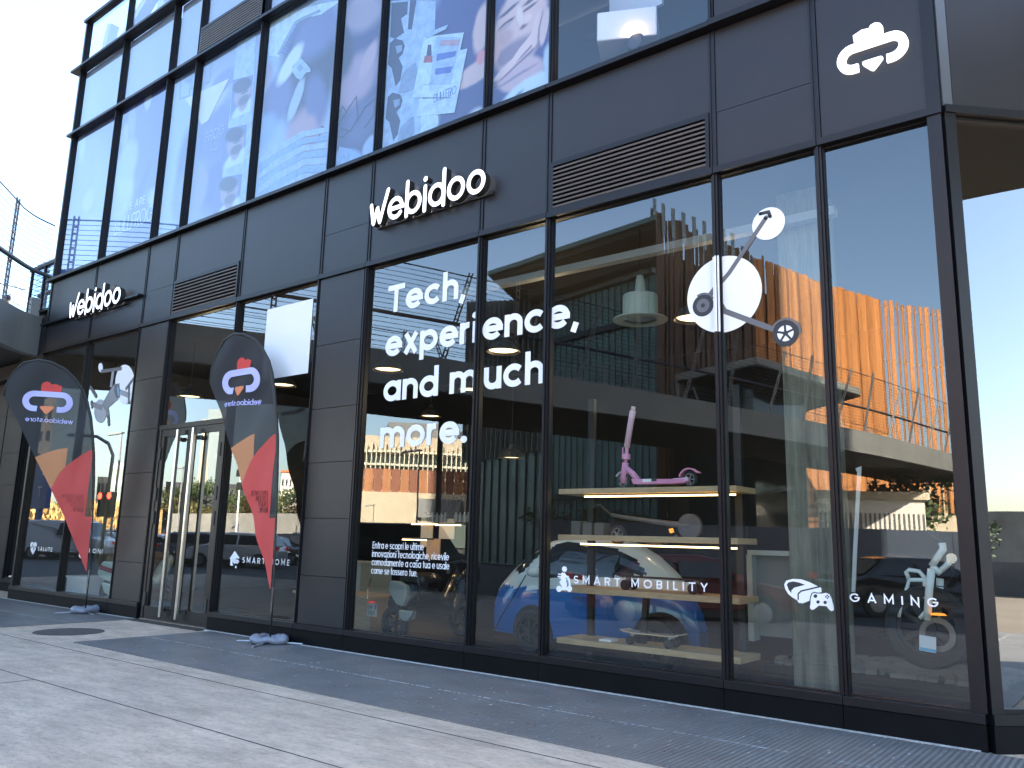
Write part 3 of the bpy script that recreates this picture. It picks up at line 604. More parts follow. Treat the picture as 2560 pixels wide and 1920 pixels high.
# ================================================================ THE GROUND
def ground_mat():
    m = bpy.data.materials.new('pale_concrete'); m.use_nodes = True; n = m.node_tree; b = n.nodes['Principled BSDF']; b.inputs['Roughness'].default_value = .75
    g = n.nodes.new('ShaderNodeNewGeometry')
    def noise(scale, st, det=6, ro=.65, rz=0):
        mp = n.nodes.new('ShaderNodeMapping'); mp.inputs['Scale'].default_value = st; mp.inputs['Rotation'].default_value = (0, 0, rz); n.links.new(g.outputs['Position'], mp.inputs[0])
        t = n.nodes.new('ShaderNodeTexNoise'); t.inputs['Scale'].default_value = scale; t.inputs['Detail'].default_value = det; t.inputs['Roughness'].default_value = ro; n.links.new(mp.outputs[0], t.inputs[0]); return t.outputs[0]
    def rng(s, a, b_, c, d):
        r = n.nodes.new('ShaderNodeMapRange'); r.inputs[1].default_value = a; r.inputs[2].default_value = b_; r.inputs[3].default_value = c; r.inputs[4].default_value = d; n.links.new(s, r.inputs[0]); return r.outputs[0]
    def mul(a, b_):
        x = n.nodes.new('ShaderNodeMath'); x.operation = 'MULTIPLY'; n.links.new(a, x.inputs[0]); n.links.new(b_, x.inputs[1]); return x.outputs[0]
    big = rng(noise(.7, (1, 1, 1)), .35, .65, .86, 1.08)
    brush = rng(noise(2.6, (.8, 2.0, 1), 8, .72, R(-14)), .38, .62, .78, 1.12)
    pit = rng(noise(20, (.7, 1.5, 1), 6, .75, R(-14)), .36, .50, .76, 1.03)
    fine = rng(noise(110, (1, 1, 1), 2), .3, .7, .88, 1.1)
    k = mul(mul(big, brush), mul(pit, fine))
    x = n.nodes.new('ShaderNodeMix'); x.data_type = 'RGBA'; x.blend_type = 'MULTIPLY'; x.inputs[0].default_value = 1; x.inputs[6].default_value = (.61, .48, .365, 1)
    n.links.new(k, x.inputs[7]); n.links.new(x.outputs[2], b.inputs['Base Color'])
    bp = n.nodes.new('ShaderNodeBump'); bp.inputs['Strength'].default_value = .35; bp.inputs['Distance'].default_value = .01; n.links.new(mul(pit, brush), bp.inputs['Height']); n.links.new(bp.outputs[0], b.inputs['Normal'])
    return m
def strip_mat():
    m = bpy.data.materials.new('ribbed_strip'); m.use_nodes = True; n = m.node_tree; b = n.nodes['Principled BSDF']; b.inputs['Roughness'].default_value = .5
    g = n.nodes.new('ShaderNodeNewGeometry')
    wv = n.nodes.new('ShaderNodeTexWave'); wv.wave_type = 'BANDS'; wv.bands_direction = 'X'; wv.inputs['Scale'].default_value = 1/.045/ (20/ (2*math.pi))*1.0; wv.inputs['Distortion'].default_value = 0
    n.links.new(g.outputs['Position'], wv.inputs[0])
    t = n.nodes.new('ShaderNodeTexNoise'); t.inputs['Scale'].default_value = 2.2; t.inputs['Detail'].default_value = 7; n.links.new(g.outputs['Position'], t.inputs[0])
    r = n.nodes.new('ShaderNodeMapRange'); r.inputs[1].default_value = .3; r.inputs[2].default_value = .7; r.inputs[3].default_value = .85; r.inputs[4].default_value = 1.15; n.links.new(t.outputs[0], r.inputs[0])
    x = n.nodes.new('ShaderNodeMix'); x.data_type = 'RGBA'; x.blend_type = 'MULTIPLY'; x.inputs[0].default_value = 1; x.inputs[6].default_value = (.165, .160, .158, 1); n.links.new(r.outputs[0], x.inputs[7])
    # scattered pale scratches
    v = n.nodes.new('ShaderNodeTexNoise'); v.inputs['Scale'].default_value = 48; v.inputs['Detail'].default_value = 2; mp = n.nodes.new('ShaderNodeMapping'); mp.inputs['Scale'].default_value = (1, .35, 1); n.links.new(g.outputs['Position'], mp.inputs[0]); n.links.new(mp.outputs[0], v.inputs[0])
    r2 = n.nodes.new('ShaderNodeMapRange'); r2.inputs[1].default_value = .70; r2.inputs[2].default_value = .74; n.links.new(v.outputs[0], r2.inputs[0])
    x2 = n.nodes.new('ShaderNodeMix'); x2.data_type = 'RGBA'; x2.inputs[7].default_value = (.42, .46, .5, 1); n.links.new(r2.outputs[0], x2.inputs[0]); n.links.new(x.outputs[2], x2.inputs[6])
    n.links.new(x2.outputs[2], b.inputs['Base Color'])
    bp = n.nodes.new('ShaderNodeBump'); bp.inputs['Strength'].default_value = 1; bp.inputs['Distance'].default_value = .006; n.links.new(wv.outputs[0], bp.inputs['Height']); n.links.new(bp.outputs[0], b.inputs['Normal'])
    return m
M_PAVE = ground_mat(); M_STRIP = strip_mat()
M_ASPH = mat('asphalt', (.06, .062, .066), .85, noise=(3, .25), bump=(60, .2))
M_JOINT = mat('joint_dark', (.07, .065, .06), .9)
def sheet(name, x0, x1, y0, y1, z, m, sub=1):
    return structure(MB().add([(x0, y0, z), (x1, y0, z), (x1, y1, z), (x0, y1, z)], [(0, 1, 2, 3)]).build(name, m, recalc=False))
sheet('ground', -500, 500, -500, 300, -.16, M_ASPH)
structure(MB().box(-27, 9.5, -9.5, 3, -.15, 0).build('pavement', M_PAVE))
structure(MB().box(-27.1, 9.6, -9.65, -9.51, -.15, .005).build('kerb', mat('kerb_stone', (.33, .32, .3), .8, noise=(5, .2))))
def pstrip(x0, x1, name='ribbed_paving'): 
    return structure(MB().box(x0, x1, -2.1, -.075, .001, .012).build(name, M_STRIP))
pstrip(-11.5, 9.4); pstrip(-26.9, -13.83)
jt = MB()
for y in (-2.42, -3.6): 
    for i in range(58):
        x = -27+i*.63; jt.box(x, x+.63, y-.0035+random.uniform(-.0015, .0015), y+.0035, .001, .004)
for x in (-9.0, -4.2, .6, -13.8): jt.box(x-.003, x+.003, -9.5, -3.61, .001, .0035)
structure(jt.build('pavement_joint', M_JOINT))
sj = MB()
for i in range(560):
    x = -26.8+i*.064
    if -13.83 < x < -11.5: continue
    if random.random() < .85: sj.box(x, x+.05*random.random()+.02, -1.135+random.uniform(-.004, .004), -1.125+random.uniform(-.003, .008)*.6, .012, .0135)
structure(sj.build('strip_seam', mat('seam_pale', (.42, .44, .46), .8)))
ep = MB()
for i in range(200):
    x = -26.8+i*.18; 
    if x > -1.3: break
    if -13.85 < x < -11.7: continue
    ep.box(x, x+.18, -.09+random.uniform(-.006, .006), -.044, .001, .016)
structure(ep.build('mortar_edge', mat('mortar_pale', (.5, .49, .46), .9, noise=(14, .3))))
sc = MB()                                    # paired dark fixing holes and pale scuffs in the strip
for i in range(26):
    x = -12.5+i*.62
    for y in (-.55, -1.22, -1.75):
        if x < -11.4: continue
        for dx in (0, .07): sc.lathe([(0, .0128), (.011, .0128)], (x+dx+.2*(y < -1.5), y, 0), 'z', 8)
structure(sc.build('fixing_hole', M_JOINT, recalc=False))
sf = MB()
for i in range(150):
    x, y = random.uniform(-11, -1), random.uniform(-2.0, -.2); s = random.uniform(.006, .035)
    sf.box(x, x+s*.4, y, y+s, .0121, .0131)
structure(sf.build('scuff', mat('scuff_pale', (.5, .52, .53), .9)))
structure(MB().box(X(12)-.02, X(10)+.0, -.2, -.035, .001, .016).build('door_mat', mat('mat_brown', (.06, .052, .045), .95, bump=(90, .4))))
mh = MB().lathe([(0, .006), (.47, .006), (.47, .001)], (-12.72, -1.62, 0), 'z', 40)
structure(mh.build('manhole_cover', mat('rust_iron', (.10, .085, .075), .8, noise=(12, .35), bump=(60, .5))))
# ================================================================ SIGNS AND LETTERING
def webidoo(x0, z0, x1, yf, name, label):
    """raised sign letters; the first letter's last stroke rises like a tick"""
    t = .205; W1 = 1.22; wd = W1+5*1+t+6*.09+.0; s = (x1-x0)/wd; hz = s*1.08
    mb = MB(); fn = lambda u, v, d: (x0+u, yf+d, z0+v)
    mats = [M_SIGN, M_BLACK]; T = t*s; x = 0; h = t/2
    def put(kind, pts, dx, k):
        P = [((dx+a)*s, b*hz) for a, b in pts]
        mb.ribbon(P, T, lambda u, v, d: fn(u, v, d+.0004*k), 0, .10, kind == 'c', 0, True, 1)
    put('o', [(h, 1-h*.6), (.30, h)], 0, 0); put('o', [(.30, h), (.52, .74)], 0, 1); put('o', [(.52, .74), (.70, h)], 0, 2); put('o', [(.70, h), (1.16, 1.42)], 0, 3)
    x = W1+.09-.12
    for i, ch in enumerate('ebidoo'):
        ss, w_ = glyph(ch, t)
        for j, (kind, q) in enumerate(ss):
            if kind == 'd':
                mb.prism([((x+q[0])*s+T*.6*math.cos(a*math.pi/9), 1.32*hz+T*.6*math.sin(a*math.pi/9)) for a in range(18)], fn, 0, .10, 0, 1)
            else: put(kind, q, x, j)
        x += w_+.09
    bb = MB().box(x0+.05, x1, yf+.11, -.002, z0+.0, z0+.045)
    root = thing(name, label, 'sign', (x0, 0, z0))
    mb.build('letters', mats, root); bb.build('mounting_rail', M_BLACK, root)
p0, p1 = fp(922, 562, -.15), fp(1218, 484, -.15)
webidoo(p0[0], (p0[1]+p1[1])/2-.0, p1[0], -.15, 'store_sign', 'large white raised store name letters on the black band over the slogan window')
p0, p1 = fp(170, 796, -.15), fp(301, 757, -.15)
webidoo(p0[0], (p0[1]+p1[1])/2, p1[0], -.15, 'store_sign', 'white raised store name letters on the thin ledge at the left end of the building')
def logo(fn, s, root, mr, mc, mb_, d0, d1, mirror=False):
    k = -1 if mirror else 1
    g = lambda u, v, d: fn(k*u*s, v*s, d)
    ring = [(.2, -.17)]+arc(.27, 0, .17, -90, 90)+arc(-.27, 0, .17, 90, 270)+[(-.2, -.17)]
    MB().ribbon(ring, .125, g, d0, d1).build('emblem_ring', mr, root)
    MB().prism([(-.235, .22), (-.25, .37), (-.12, .42), (-.02, .405), (.01, .45), (.08, .465), (.14, .43), (.17, .38), (.17, .22)], g, d0+.0005, d1).build('emblem_crest', mc, root)
    MB().prism([(-.14, -.12), (-.12, -.105), (.12, -.105), (.145, -.12), (.14, -.15), (.03, -.27), (.0, -.285), (-.03, -.27), (-.135, -.155)], g, d0, d1).build('emblem_beak', mb_, root)
lg = thing('emblem_sign', 'white lit emblem of a visor ring with crest and beak high at the right corner', 'sign', (-1.7, 0, 6.0))
ql, qr = fp(1920+447*k_, 400*k_, -.04), fp(1920+905*k_, 260*k_, -.04)
lx = (ql[0]+qr[0])/2; lz = (ql[1]+qr[1])/2-.01
MSI = mat('emblem_white', (.9, .9, .93), .5, emit=(.95, .96, 1), es=.15)
logo(lambda u, v, d: (lx+u, -.005+d, lz+v), (qr[0]-ql[0]), lg, MSI, MSI, MSI, -.035, 0)
# big slogan on the glass, line by line
YV = .0445
def slogan(txt, pl, pr, label, s=None, t=.225):
    a = fp(*pl, YV); b = fp(*pr, YV); z0 = a[1]; mb = MB()
    hs = s or .275
    letters(mb, txt, t, lambda u, v, d: (a[0]+u, YV+d, z0+v), b[0]-a[0], height_per_x=hs, track=.1, d0=0, d1=-.0015)
    o = mb.build('window_lettering', M_WHITE); tag(o, label, 'lettering', 'white slogan lines on the shop window'); return o
def slogan2(parts, label, t=.255, hs=.275):
    z0 = fp(*parts[0][1], YV)[1]; mb = MB()
    for tx, pl, pr in parts:
        a = fp(*pl, YV); b = fp(*pr, YV)
        letters(mb, tx, t, lambda u, v, d: (a[0]+u, YV+d, z0+v), b[0]-a[0], height_per_x=hs, track=.07, d0=0, d1=-.0015)
    tag(mb.build('window_lettering', M_WHITE), label, 'lettering', 'white slogan lines on the shop window')
D_ = 1.1573
slogan2([('Tech,', (968, 784), (1160, 764))], 'big white word Tech with a comma, top line of the window slogan')
slogan2([('experi', (962, 893), (1030*D_, 880)), ('ence,', (1041*D_, 860), (1443, 833))], 'big white word experience with a comma, second line of the window slogan')
slogan2([('and m', (957, 1005), (1031*D_, 1000)), ('uch', (1044*D_, 980), (1360, 961))], 'big white words and much, third line of the window slogan')
slogan2([('more.', (948, 1121), (1167, 1106))], 'big white word more with a full stop, lowest line of the window slogan')
def small(txts, pl, pr, t=.19, track=.12, lead=.118, s=.066, label='', name='window_lettering'):
    mb = MB(); a = fp(*pl, YV)
    for i, (tx, wfrac) in enumerate(txts):
        letters(mb, tx, t, lambda u, v, d: (a[0]+u, YV+d, a[1]-i*lead+v), wfrac, height_per_x=s, track=track, d0=0, d1=-.001)
    o = mb.build(name, M_WHITE); tag(o, label, 'lettering'); return o
a = fp(640+755*k_, 1280+240*k_, YV); W_ = lambda px, py: fp(640+px*k_, 1280+py*k_, YV)[0]-a[0]
small([('Entra e scopri le ultime', W_(1087, 240)), ('innovazioni tecnologiche, ricevile', W_(1250, 300)), ('comodamente a casa tua e usale', W_(1253, 350)), ('come se fossero tue.', W_(1045, 390))],
      (640+755*k_, 1280+236*k_), None, lead=.107, s=.064, t=.17, label='small white four line text Entra e scopri low on the left slogan window')
def caps(txt, pl, pr, s, t, track, label):
    a = fp(*pl, YV); b = fp(*pr, YV); mb = MB()
    letters(mb, txt, t, lambda u, v, d: (a[0]+u, YV+d, a[1]+v), b[0]-a[0], height_per_x=s, track=track, d0=0, d1=-.001)
    o = mb.build('window_lettering', M_WHITE); tag(o, label, 'lettering')
caps('SMART MOBILITY', (1280+400*k_, 1280+463*k_), (1280+1270*k_, 1280+515*k_), .058, .2, .75, 'small white spaced capitals SMART MOBILITY across the shelf window')
caps('GAMING', (1920+530*k_, 1280+580*k_), (1920+1108*k_, 1280+616*k_), .05, .22, .9, 'small white spaced capitals GAMING on the window at the right corner')
caps('SMART HOME', (1570*k_, 1280+328*k_), (640+216*k_, 1280+347*k_), .058, .2, .65, 'small white spaced capitals SMART HOME right of the entrance doors')
caps('SALUTE', (243*k_, 1280+250*k_), (338*k_, 1280+255*k_), .055, .22, .4, 'small white capitals SALUTE on the leftmost window')
caps('DRONI', (548*k_, 1280+262*k_), (662*k_, 1280+271*k_), .055, .22, .35, 'small white capitals DRONI partly behind the left feather flag')
vf = lambda u, v, d: (u, YV+d, v)
def poly_px(mb, pts, ox, oy, k=k_, d=-.001, mi=0, d0=0.): mb.prism([fp(ox+a*k, oy+b*k, YV) for a, b in pts], vf, d0, d0+d, mi)
def disc_px(mb, cx, cy, rx, ry, ox, oy, k=k_, d0=0., d=-.001, mi=0):
    poly_px(mb, [(cx+rx*math.cos(i*math.pi/20), cy+ry*math.sin(i*math.pi/20)) for i in range(40)], ox, oy, k, d, mi, d0)
def rib_px(mb, pts, t, ox, oy, k=k_, d0=0., d=-.001, mi=0, closed=False, rd=False): mb.ribbon([fp(ox+a*k, oy+b*k, YV) for a, b in pts], t, vf, d0, d0+d, closed, mi, rd)
DKV = mat('decal_dark', (.03, .03, .035), .6)
# icons
ic = MB(); O = (1280, 1280)      # person on a scooter
disc_px(ic, 340, 370, 16, 18, *O)
for p, t in (([(335, 395), (328, 425), (345, 450)], .05), ([(335, 398), (348, 418), (368, 424)], .028), ([(330, 430), (325, 450), (345, 462), (345, 495)], .04), ([(335, 440), (318, 455), (332, 480), (330, 498)], .035),
             ([(366, 428), (372, 450), (376, 496)], .022), ([(358, 434), (374, 432)], .02), ([(300, 498), (376, 502)], .022)): rib_px(ic, p, t, *O, d0=-.0003*len(ic.f) % .0008)
for cx in (305, 372): rib_px(ic, [(cx+12*math.cos(i*math.pi/8), 498+13*math.sin(i*math.pi/8)) for i in range(16)], .022, *O, closed=True)
for y, x in ((403, 315), (417, 310), (427, 318)): rib_px(ic, [(x-15, y), (x+8, y)], .012, *O)
tag(ic.build('window_icon', M_WHITE), 'white pictogram of a person riding a kick scooter left of SMART MOBILITY', 'pictogram')
ic = MB(); O = (1920, 1280)      # headset and game pad
poly_px(ic, [(105, 470), (118, 445), (160, 433), (215, 436), (270, 455), (320, 480), (345, 492), (347, 520), (280, 528), (268, 575), (225, 592), (198, 588), (190, 572), (160, 555), (130, 530), (112, 500)], *O)
poly_px(ic, [(122, 470), (135, 455), (165, 450), (205, 458), (240, 472), (170, 490), (152, 508), (152, 525), (135, 505)], *O, mi=1, d0=-.0012)
rib_px(ic, [(196, 570), (196, 530), (215, 512), (335, 484)], .012, *O, d0=-.0012, mi=1)
poly_px(ic, [(272, 605), (275, 555), (285, 528), (300, 520), (325, 527), (345, 530), (375, 524), (398, 532), (412, 560), (426, 610), (427, 636), (412, 643), (395, 630), (380, 610), (330, 606), (300, 630), (285, 634), (274, 625)], *O, d0=-.0015)
rib_px(ic, [(272, 605), (275, 555), (285, 528), (300, 520), (325, 527)], .008, *O, d0=-.0026, mi=1)
for cx, cy, r in ((308, 545, 12), (325, 583, 11), (371, 586, 11), (384, 540, 5), (375, 549, 5), (393, 549, 5), (385, 558, 5)): disc_px(ic, cx, cy, r, r, *O, d0=-.0026, mi=1)
tag(ic.build('window_icon', [M_WHITE, DKV]), 'white pictogram of a headset and a game pad left of GAMING', 'pictogram')
ic = MB(); O = (0, 1280)         # house with waves
poly_px(ic, [(1488, 302), (1522, 252), (1553, 298), (1545, 302), (1530, 300), (1505, 325), (1510, 348), (1492, 346), (1494, 305)], *O)
for r in (22, 14): rib_px(ic, [(1528+r*1.05*math.cos(R(a)), 342+r*1.3*math.sin(R(a))) for a in range(-145, -30, 10)], .035, *O)
disc_px(ic, 1528, 357, 5, 8, *O)
tag(ic.build('window_icon', M_WHITE), 'white pictogram of a house with radio waves left of SMART HOME', 'pictogram')
ic = MB(); poly_px(ic, [(196, 215), (200, 197), (212, 193), (219, 202), (226, 194), (236, 197), (239, 215), (230, 245), (212, 276), (200, 250)], *O)
rib_px(ic, [(200, 228), (208, 228), (213, 212), (220, 245), (226, 225), (236, 228)], .02, *O, d0=-.0012, mi=1)
tag(ic.build('window_icon', [M_WHITE, DKV]), 'white heart pictogram with a pulse line on the leftmost window', 'pictogram')
ic = MB(); rib_px(ic, [(528+14*math.cos(R(a)), 280+14*math.sin(R(a))) for a in range(-40, -330, -20)], .035, *O); disc_px(ic, 530, 279, 4, 4, *O)
tag(ic.build('window_icon', M_WHITE), 'white round pictogram just left of the tip of the left feather flag', 'pictogram')
# plain white sheet on the window beside the door
sh = [fp(640+a*k_, 640+b*k_, YV) for a, b in [(75, 340), (372, 268), (335, 755), (20, 800)]]
xa_, xb_ = fp(640+75*k_, 640+340*k_, YV)[0], fp(640+372*k_, 640+268*k_, YV)[0]
tag(MB().box(xa_, xb_, YV-.002, YV, 3.84, 4.99).build('window_sheet', M_WHITE), 'large plain white sheet stuck on the window right of the doors', 'sheet')
# scooter picture with white discs
de = MB(); O = (1280, 640)
def dz(px, py, r): # true circle of radius r on the glass
    c = fp(px, py, YV); return c
c1 = fp(1280+1371*k_, 640+247*k_, YV); c2 = fp(1660*1.1573, 483*1.1573, YV)
for (c, r) in ((c1, .395), (c2, .165)): de.prism([(c[0]+r*math.cos(i*math.pi/32), c[1]+r*math.sin(i*math.pi/32)) for i in range(64)], vf, 0, -.001, 0)
xm = X(2)                          # the disc carries on over the mullion
for xa2, xb2, yy in ((xm-.034, xm-.013, -.0145), (xm+.013, xm+.034, -.0145), (xm-.0085, xm+.0085, -.0305)):
    q = [(x_, c1[1]+s_*math.sqrt(max(0, .395**2-(x_-c1[0])**2))) for s_, xs_ in ((1, (xa2, xb2)), (-1, (xb2, xa2))) for x_ in xs_]
    de.prism(q, lambda u, v, d: (u, yy+d, v), 0, -.001, 0)
S_ = 1.1573
def rd(pts, t, mi, d0): de.ribbon([fp(a*S_, b*S_, YV) for a, b in pts], t, vf, d0, d0-.001, False, mi, True)
rd([(1548, 618), (1522, 655)], .055, 1, -.0012)
rd([(1655, 470), (1575, 590), (1545, 625)], .045, 1, -.0016); rd([(1642, 462), (1660, 458), (1664, 468)], .035, 2, -.002)
rd([(1547, 625), (1553, 650), (1565, 672), (1640, 700), (1695, 720)], .055, 1, -.002); rd([(1549, 636), (1553, 652)], .03, 3, -.0032)
c3 = fp(1519*S_, 660*S_, YV); c4 = fp(1697*S_, 720*S_, YV)
for c, r in ((c3, .115), (c4, .125)):
    for rr, mi, d0 in ((r, 2, -.0024), (r*.62, 1 if c is c3 else 0, -.0036), (r*.2, 2, -.0048)):
        de.prism([(c[0]+rr*math.cos(i*math.pi/20), c[1]+rr*math.sin(i*math.pi/20)) for i in range(40)], vf, d0, d0-.001, mi)
for i in range(5): a_ = i*72+20; de.ribbon([(c4[0], c4[1]), (c4[0]+.08*math.cos(R(a_)), c4[1]+.08*math.sin(R(a_)))], .022, vf, -.0044, -.0052, False, 2)
de.ribbon([(c4[0]+.14*math.cos(R(a_)), c4[1]+.14*math.sin(R(a_))) for a_ in range(160, -10, -12)], .02, vf, -.0036, -.0045, False, 1)
de.ribbon([(c3[0]+.125*math.cos(R(a_)), c3[1]+.125*math.sin(R(a_))) for a_ in range(120, 20, -12)], .018, vf, -.0036, -.0045, False, 1)
tag(de.build('window_decal', [M_WHITE, mat('decal_grey', (.13, .13, .14), .6), DKV, mat('decal_red', (.6, .05, .04), .5)]), 'printed grey kick scooter over two white discs on the right windows', 'decal')
# drone picture
dr = MB(); O = (0, 640)
for (cx, cy, r, mi) in ((810, 832, .36, 0), (652, 723, .085, 0), (650, 1005, .33, 1)):
    c = fp(cx*k_, 640+cy*k_, YV); r2 = {.36: 64, .085: 14, .33: 40}[r]
    disc_px(dr, cx, cy, r2, {64: 128, 14: 30, 40: 76}[r2], *O, mi=mi)
def dq(pts, mi, d0): poly_px(dr, pts, *O, d0=d0, mi=mi)
dq([(660, 965), (700, 890), (740, 832), (775, 825), (780, 915), (745, 945), (700, 985), (680, 1000)], 2, -.0012)
dq([(742, 832), (770, 826), (780, 870), (776, 912), (755, 925), (740, 880)], 3, -.0024); dq([(758, 845), (768, 850), (775, 895), (765, 910)], 4, -.0036)
for p in ([(720, 850), (735, 735)], [(775, 880), (842, 905)], [(665, 985), (600, 960)], [(690, 975), (700, 1040)]): rib_px(dr, p, .1, *O, d0=-.002, mi=2)
for p in ([(655, 748), (790, 730)], [(815, 865), (882, 775)], [(585, 845), (625, 915)], [(700, 1035), (706, 1100)], [(590, 940), (600, 985)], [(838, 840), (835, 960)]): rib_px(dr, p, .07, *O, d0=-.003, mi=3)
tag(dr.build('window_decal', [M_WHITE, mat('decal_pale', (.55, .58, .63), .6), mat('decal_drone', (.30, .31, .34), .6), mat('decal_drone_dark', (.12, .13, .15), .6), mat('decal_blue', (.1, .35, .6), .5)]), 'printed grey drone over pale discs on the window behind the left flag', 'decal')
# ================================================================ FEATHER FLAGS
def onp(px, py, B, phi):
    D = Vector((-math.cos(phi), -math.sin(phi), 0)); N = Vector((-D.y, D.x, 0)); v = ray(px, py)
    Bv = Vector((*B, 0)); t = (Bv-CAM0).dot(N)/v.dot(N); P = CAM0+v*t; return ((P-Bv).dot(D), P.z)
PH1, PH2, B1, B2 = R(60), R(8), (-15.25, -.23), (-9.75, -.29)
fz = lambda a, b: onp(a*300/1185, 880+b*300/1185, B1, PH1)
RE = [(.05, .72), (.07, 1.64), (.12, 2.3), (.18, 2.85), (.24, 3.22), (.30, 3.51), (.40, 3.82), (.48, 4.0), (.62, 4.19), (.81, 4.36), (1.05, 4.465), (1.26, 4.49)]
LE = [(.05, .72), (.5, 1.66), (.79, 2.19), (1.09, 2.71), (1.43, 3.33), (1.71, 3.77), (1.70, 3.97), (1.62, 4.22), (1.48, 4.40), (1.26, 4.49)]
def itp(C_, z):
    for (u0, z0), (u1, z1) in zip(C_[:-1], C_[1:]):
        if z0 <= z <= z1: return u0+(u1-u0)*(z-z0)/max(1e-6, z1-z0)
    return C_[-1][0] if z > C_[-1][1] else C_[0][0]
def rip(u, v): return .022*math.sin((u*1.0-(4.5-v)*.42)*9)*min(1, u*2.5)+.012*math.sin(v*7+u*5)*min(1, u*2)
def cloth(L_, R_, z0, z1, off, m, name, par, nz=60, nu=14):
    vs, fs = [], []
    for i in range(nz+1):
        z = z0+(z1-z0)*i/nz; a, b = R_(z), L_(z)
        for j in range(nu+1):
            u = a+(b-a)*j/nu; vs.append((-u, rip(u, z)+off, z))
    for i in range(nz):
        for j in range(nu): k = i*(nu+1)+j; fs.append((k, k+1, k+nu+2, k+nu+1))
    return MB().add(vs, fs).build(name, m, par, smooth=True)
def fab(name, c):
    m = mat(name, c, .65, spec=.3, bump=(220, .05)); m.node_tree.nodes['Principled BSDF'].inputs['Alpha'].default_value = .93; return m
flag = thing('feather_flag', 'black and red teardrop flag at the far left, turned towards the viewer', 'flag', (0, 0, 0), 'feather flags before the shop')
cloth(lambda z: itp(LE, z), lambda z: itp(RE, z), .72, 4.489, 0, fab('flag_black', (.03, .032, .036)), 'banner', flag)
FO = -.004
A_or = [fz(*p) for p in [(510, 1340), (345, 1040)]]; o_top = [fz(*p) for p in [(345, 1040), (480, 985), (560, 965), (648, 950)]]; ured = fz(648, 1130)
# orange patch: from the left edge to the upright line, capped by an arc
uo = ured[0]; zt = lambda u: o_top[0][1]+(o_top[-1][1]-o_top[0][1])*(1-((u-uo)/(o_top[0][0]-uo))**1.6 if u > uo else 1)
redarc = [fz(*p) for p in [(510, 1340), (560, 1240), (600, 1180), (650, 1130), (700, 1090), (750, 1055), (820, 1005), (885, 970)]]
redz = lambda u: next((z0+(z1-z0)*(u-u0)/(u1-u0) for (u0, z0), (u1, z1) in zip(redarc[:-1], redarc[1:]) if u1 <= u <= u0), redarc[-1][1])
def cloth_cols(u0, u1, zlo, zhi, off, m, name, par, nu=24, nz=16):
    vs, fs = [], []
    for j in range(nu+1):
        u = u0+(u1-u0)*j/nu
        for i in range(nz+1):
            z = zlo(u)+(zhi(u)-zlo(u))*i/nz; vs.append((-u, rip(u, z)+off, z))
    for j in range(nu):
        for i in range(nz): k = j*(nz+1)+i; fs.append((k, k+1, k+nz+2, k+nz+1))
    return MB().add(vs, fs).build(name, m, par, smooth=True)
lez = lambda u: next((z0+(z1-z0)*(u-u0)/(u1-u0) for (u0, z0), (u1, z1) in zip(LE[:5], LE[1:6]) if u0 <= u <= u1), 3.7)
ul = min(itp(LE, o_top[0][1]), o_top[0][0]+.02)
cloth_cols(uo, ul-.005, lambda u: max(redz(u) if u < redarc[0][0] else 0, lez(u)), zt, FO, fab('flag_orange', (.55, .24, .11)), 'orange_patch', flag)
cloth_cols(itp(RE, 2.9)*.95+.0, redarc[0][0]+.0, lez, redz, FO*1.3, fab('flag_red', (.60, .085, .075)), 'red_patch', flag)
cloth(lambda z: itp(LE, z)-.0, lambda z: min(itp(RE, z), itp(LE, z)-.001), .73, 1.7, FO*1.6, MATS['flag_red'], 'red_patch', flag)
ff = lambda u, v, d: (-u, rip(u, v)+d, v)
LAV = mat('flag_lavender', (.50, .50, .88), .6)
lc = fz(473, 492); lw_ = fz(222, 500)[0]-fz(725, 480)[0]
logo(lambda u, v, d: ff(lc[0]+u, lc[1]+v, d), lw_, flag, LAV, fab('flag_crest', (.65, .07, .06)), fab('flag_beak', (.75, .25, .12)), -.013, -.006)
tb = MB(); ta, tz = fz(243, 705), fz(718, 690)
letters(tb, 'webidoo.store', .19, lambda u, v, d: ff(tz[0]+u, (ta[1]+tz[1])/2+v, d), ta[0]-tz[0], height_per_x=(ta[0]-tz[0])/12.2, track=.1, d0=-.007, d1=-.012)
tb.build('lettering', LAV, flag)
tb = MB()
for i, (s, wd, y) in enumerate((('DISCOVER.', 220, 1450), ('EXPLORE.', 178, 1493), ('ENJOY', 128, 1535), ('NOW.', 118, 1582))):
    a0 = fz(820, y); a1 = fz(820-wd, y)
    letters(tb, s, .26 if s == 'NOW.' else .1, lambda u, v, d: ff(a0[0]+u, a0[1]+v, d), a1[0]-a0[0], height_per_x=.052, track=.35, d0=-.008, d1=-.012)
tb.build('lettering', mat('flag_ink', (.2, .03, .03), .6), flag)
pts = [(0, 0, .05), (0, 0, .7)]+[(-u*1.0+.018, rip(u, z)*.5, z) for u, z in RE[1:]]+[(-u+.0, rip(u, z), z+.012) for u, z in reversed(LE[5:-1])]
MB().tube(pts, [.013]*3+[.024]*(len(pts)-6)+[.012]*3, 8).build('pole', M_BLACK, flag, smooth=True)
MB().tube([(-.01, -.004, .42), (-.006, 0, .76)], .015, 8).build('pole_joint', M_CHROME, flag)
ft = MB()
for a_ in (20, 110, 200, 290): ft.tube([(0, 0, .035), (.48*math.cos(R(a_)), .48*math.sin(R(a_)), .025)], .014, 8)
ft.lathe([(0, .02), (.05, .02), (.05, .08), (.02, .1), (0, .1)], (0, 0, 0)); ft.build('base_leg', mat('base_steel', (.45, .47, .5), .4, .7), flag)
bag = MB(); n1, n2 = 40, 12
vs, fs = [], []
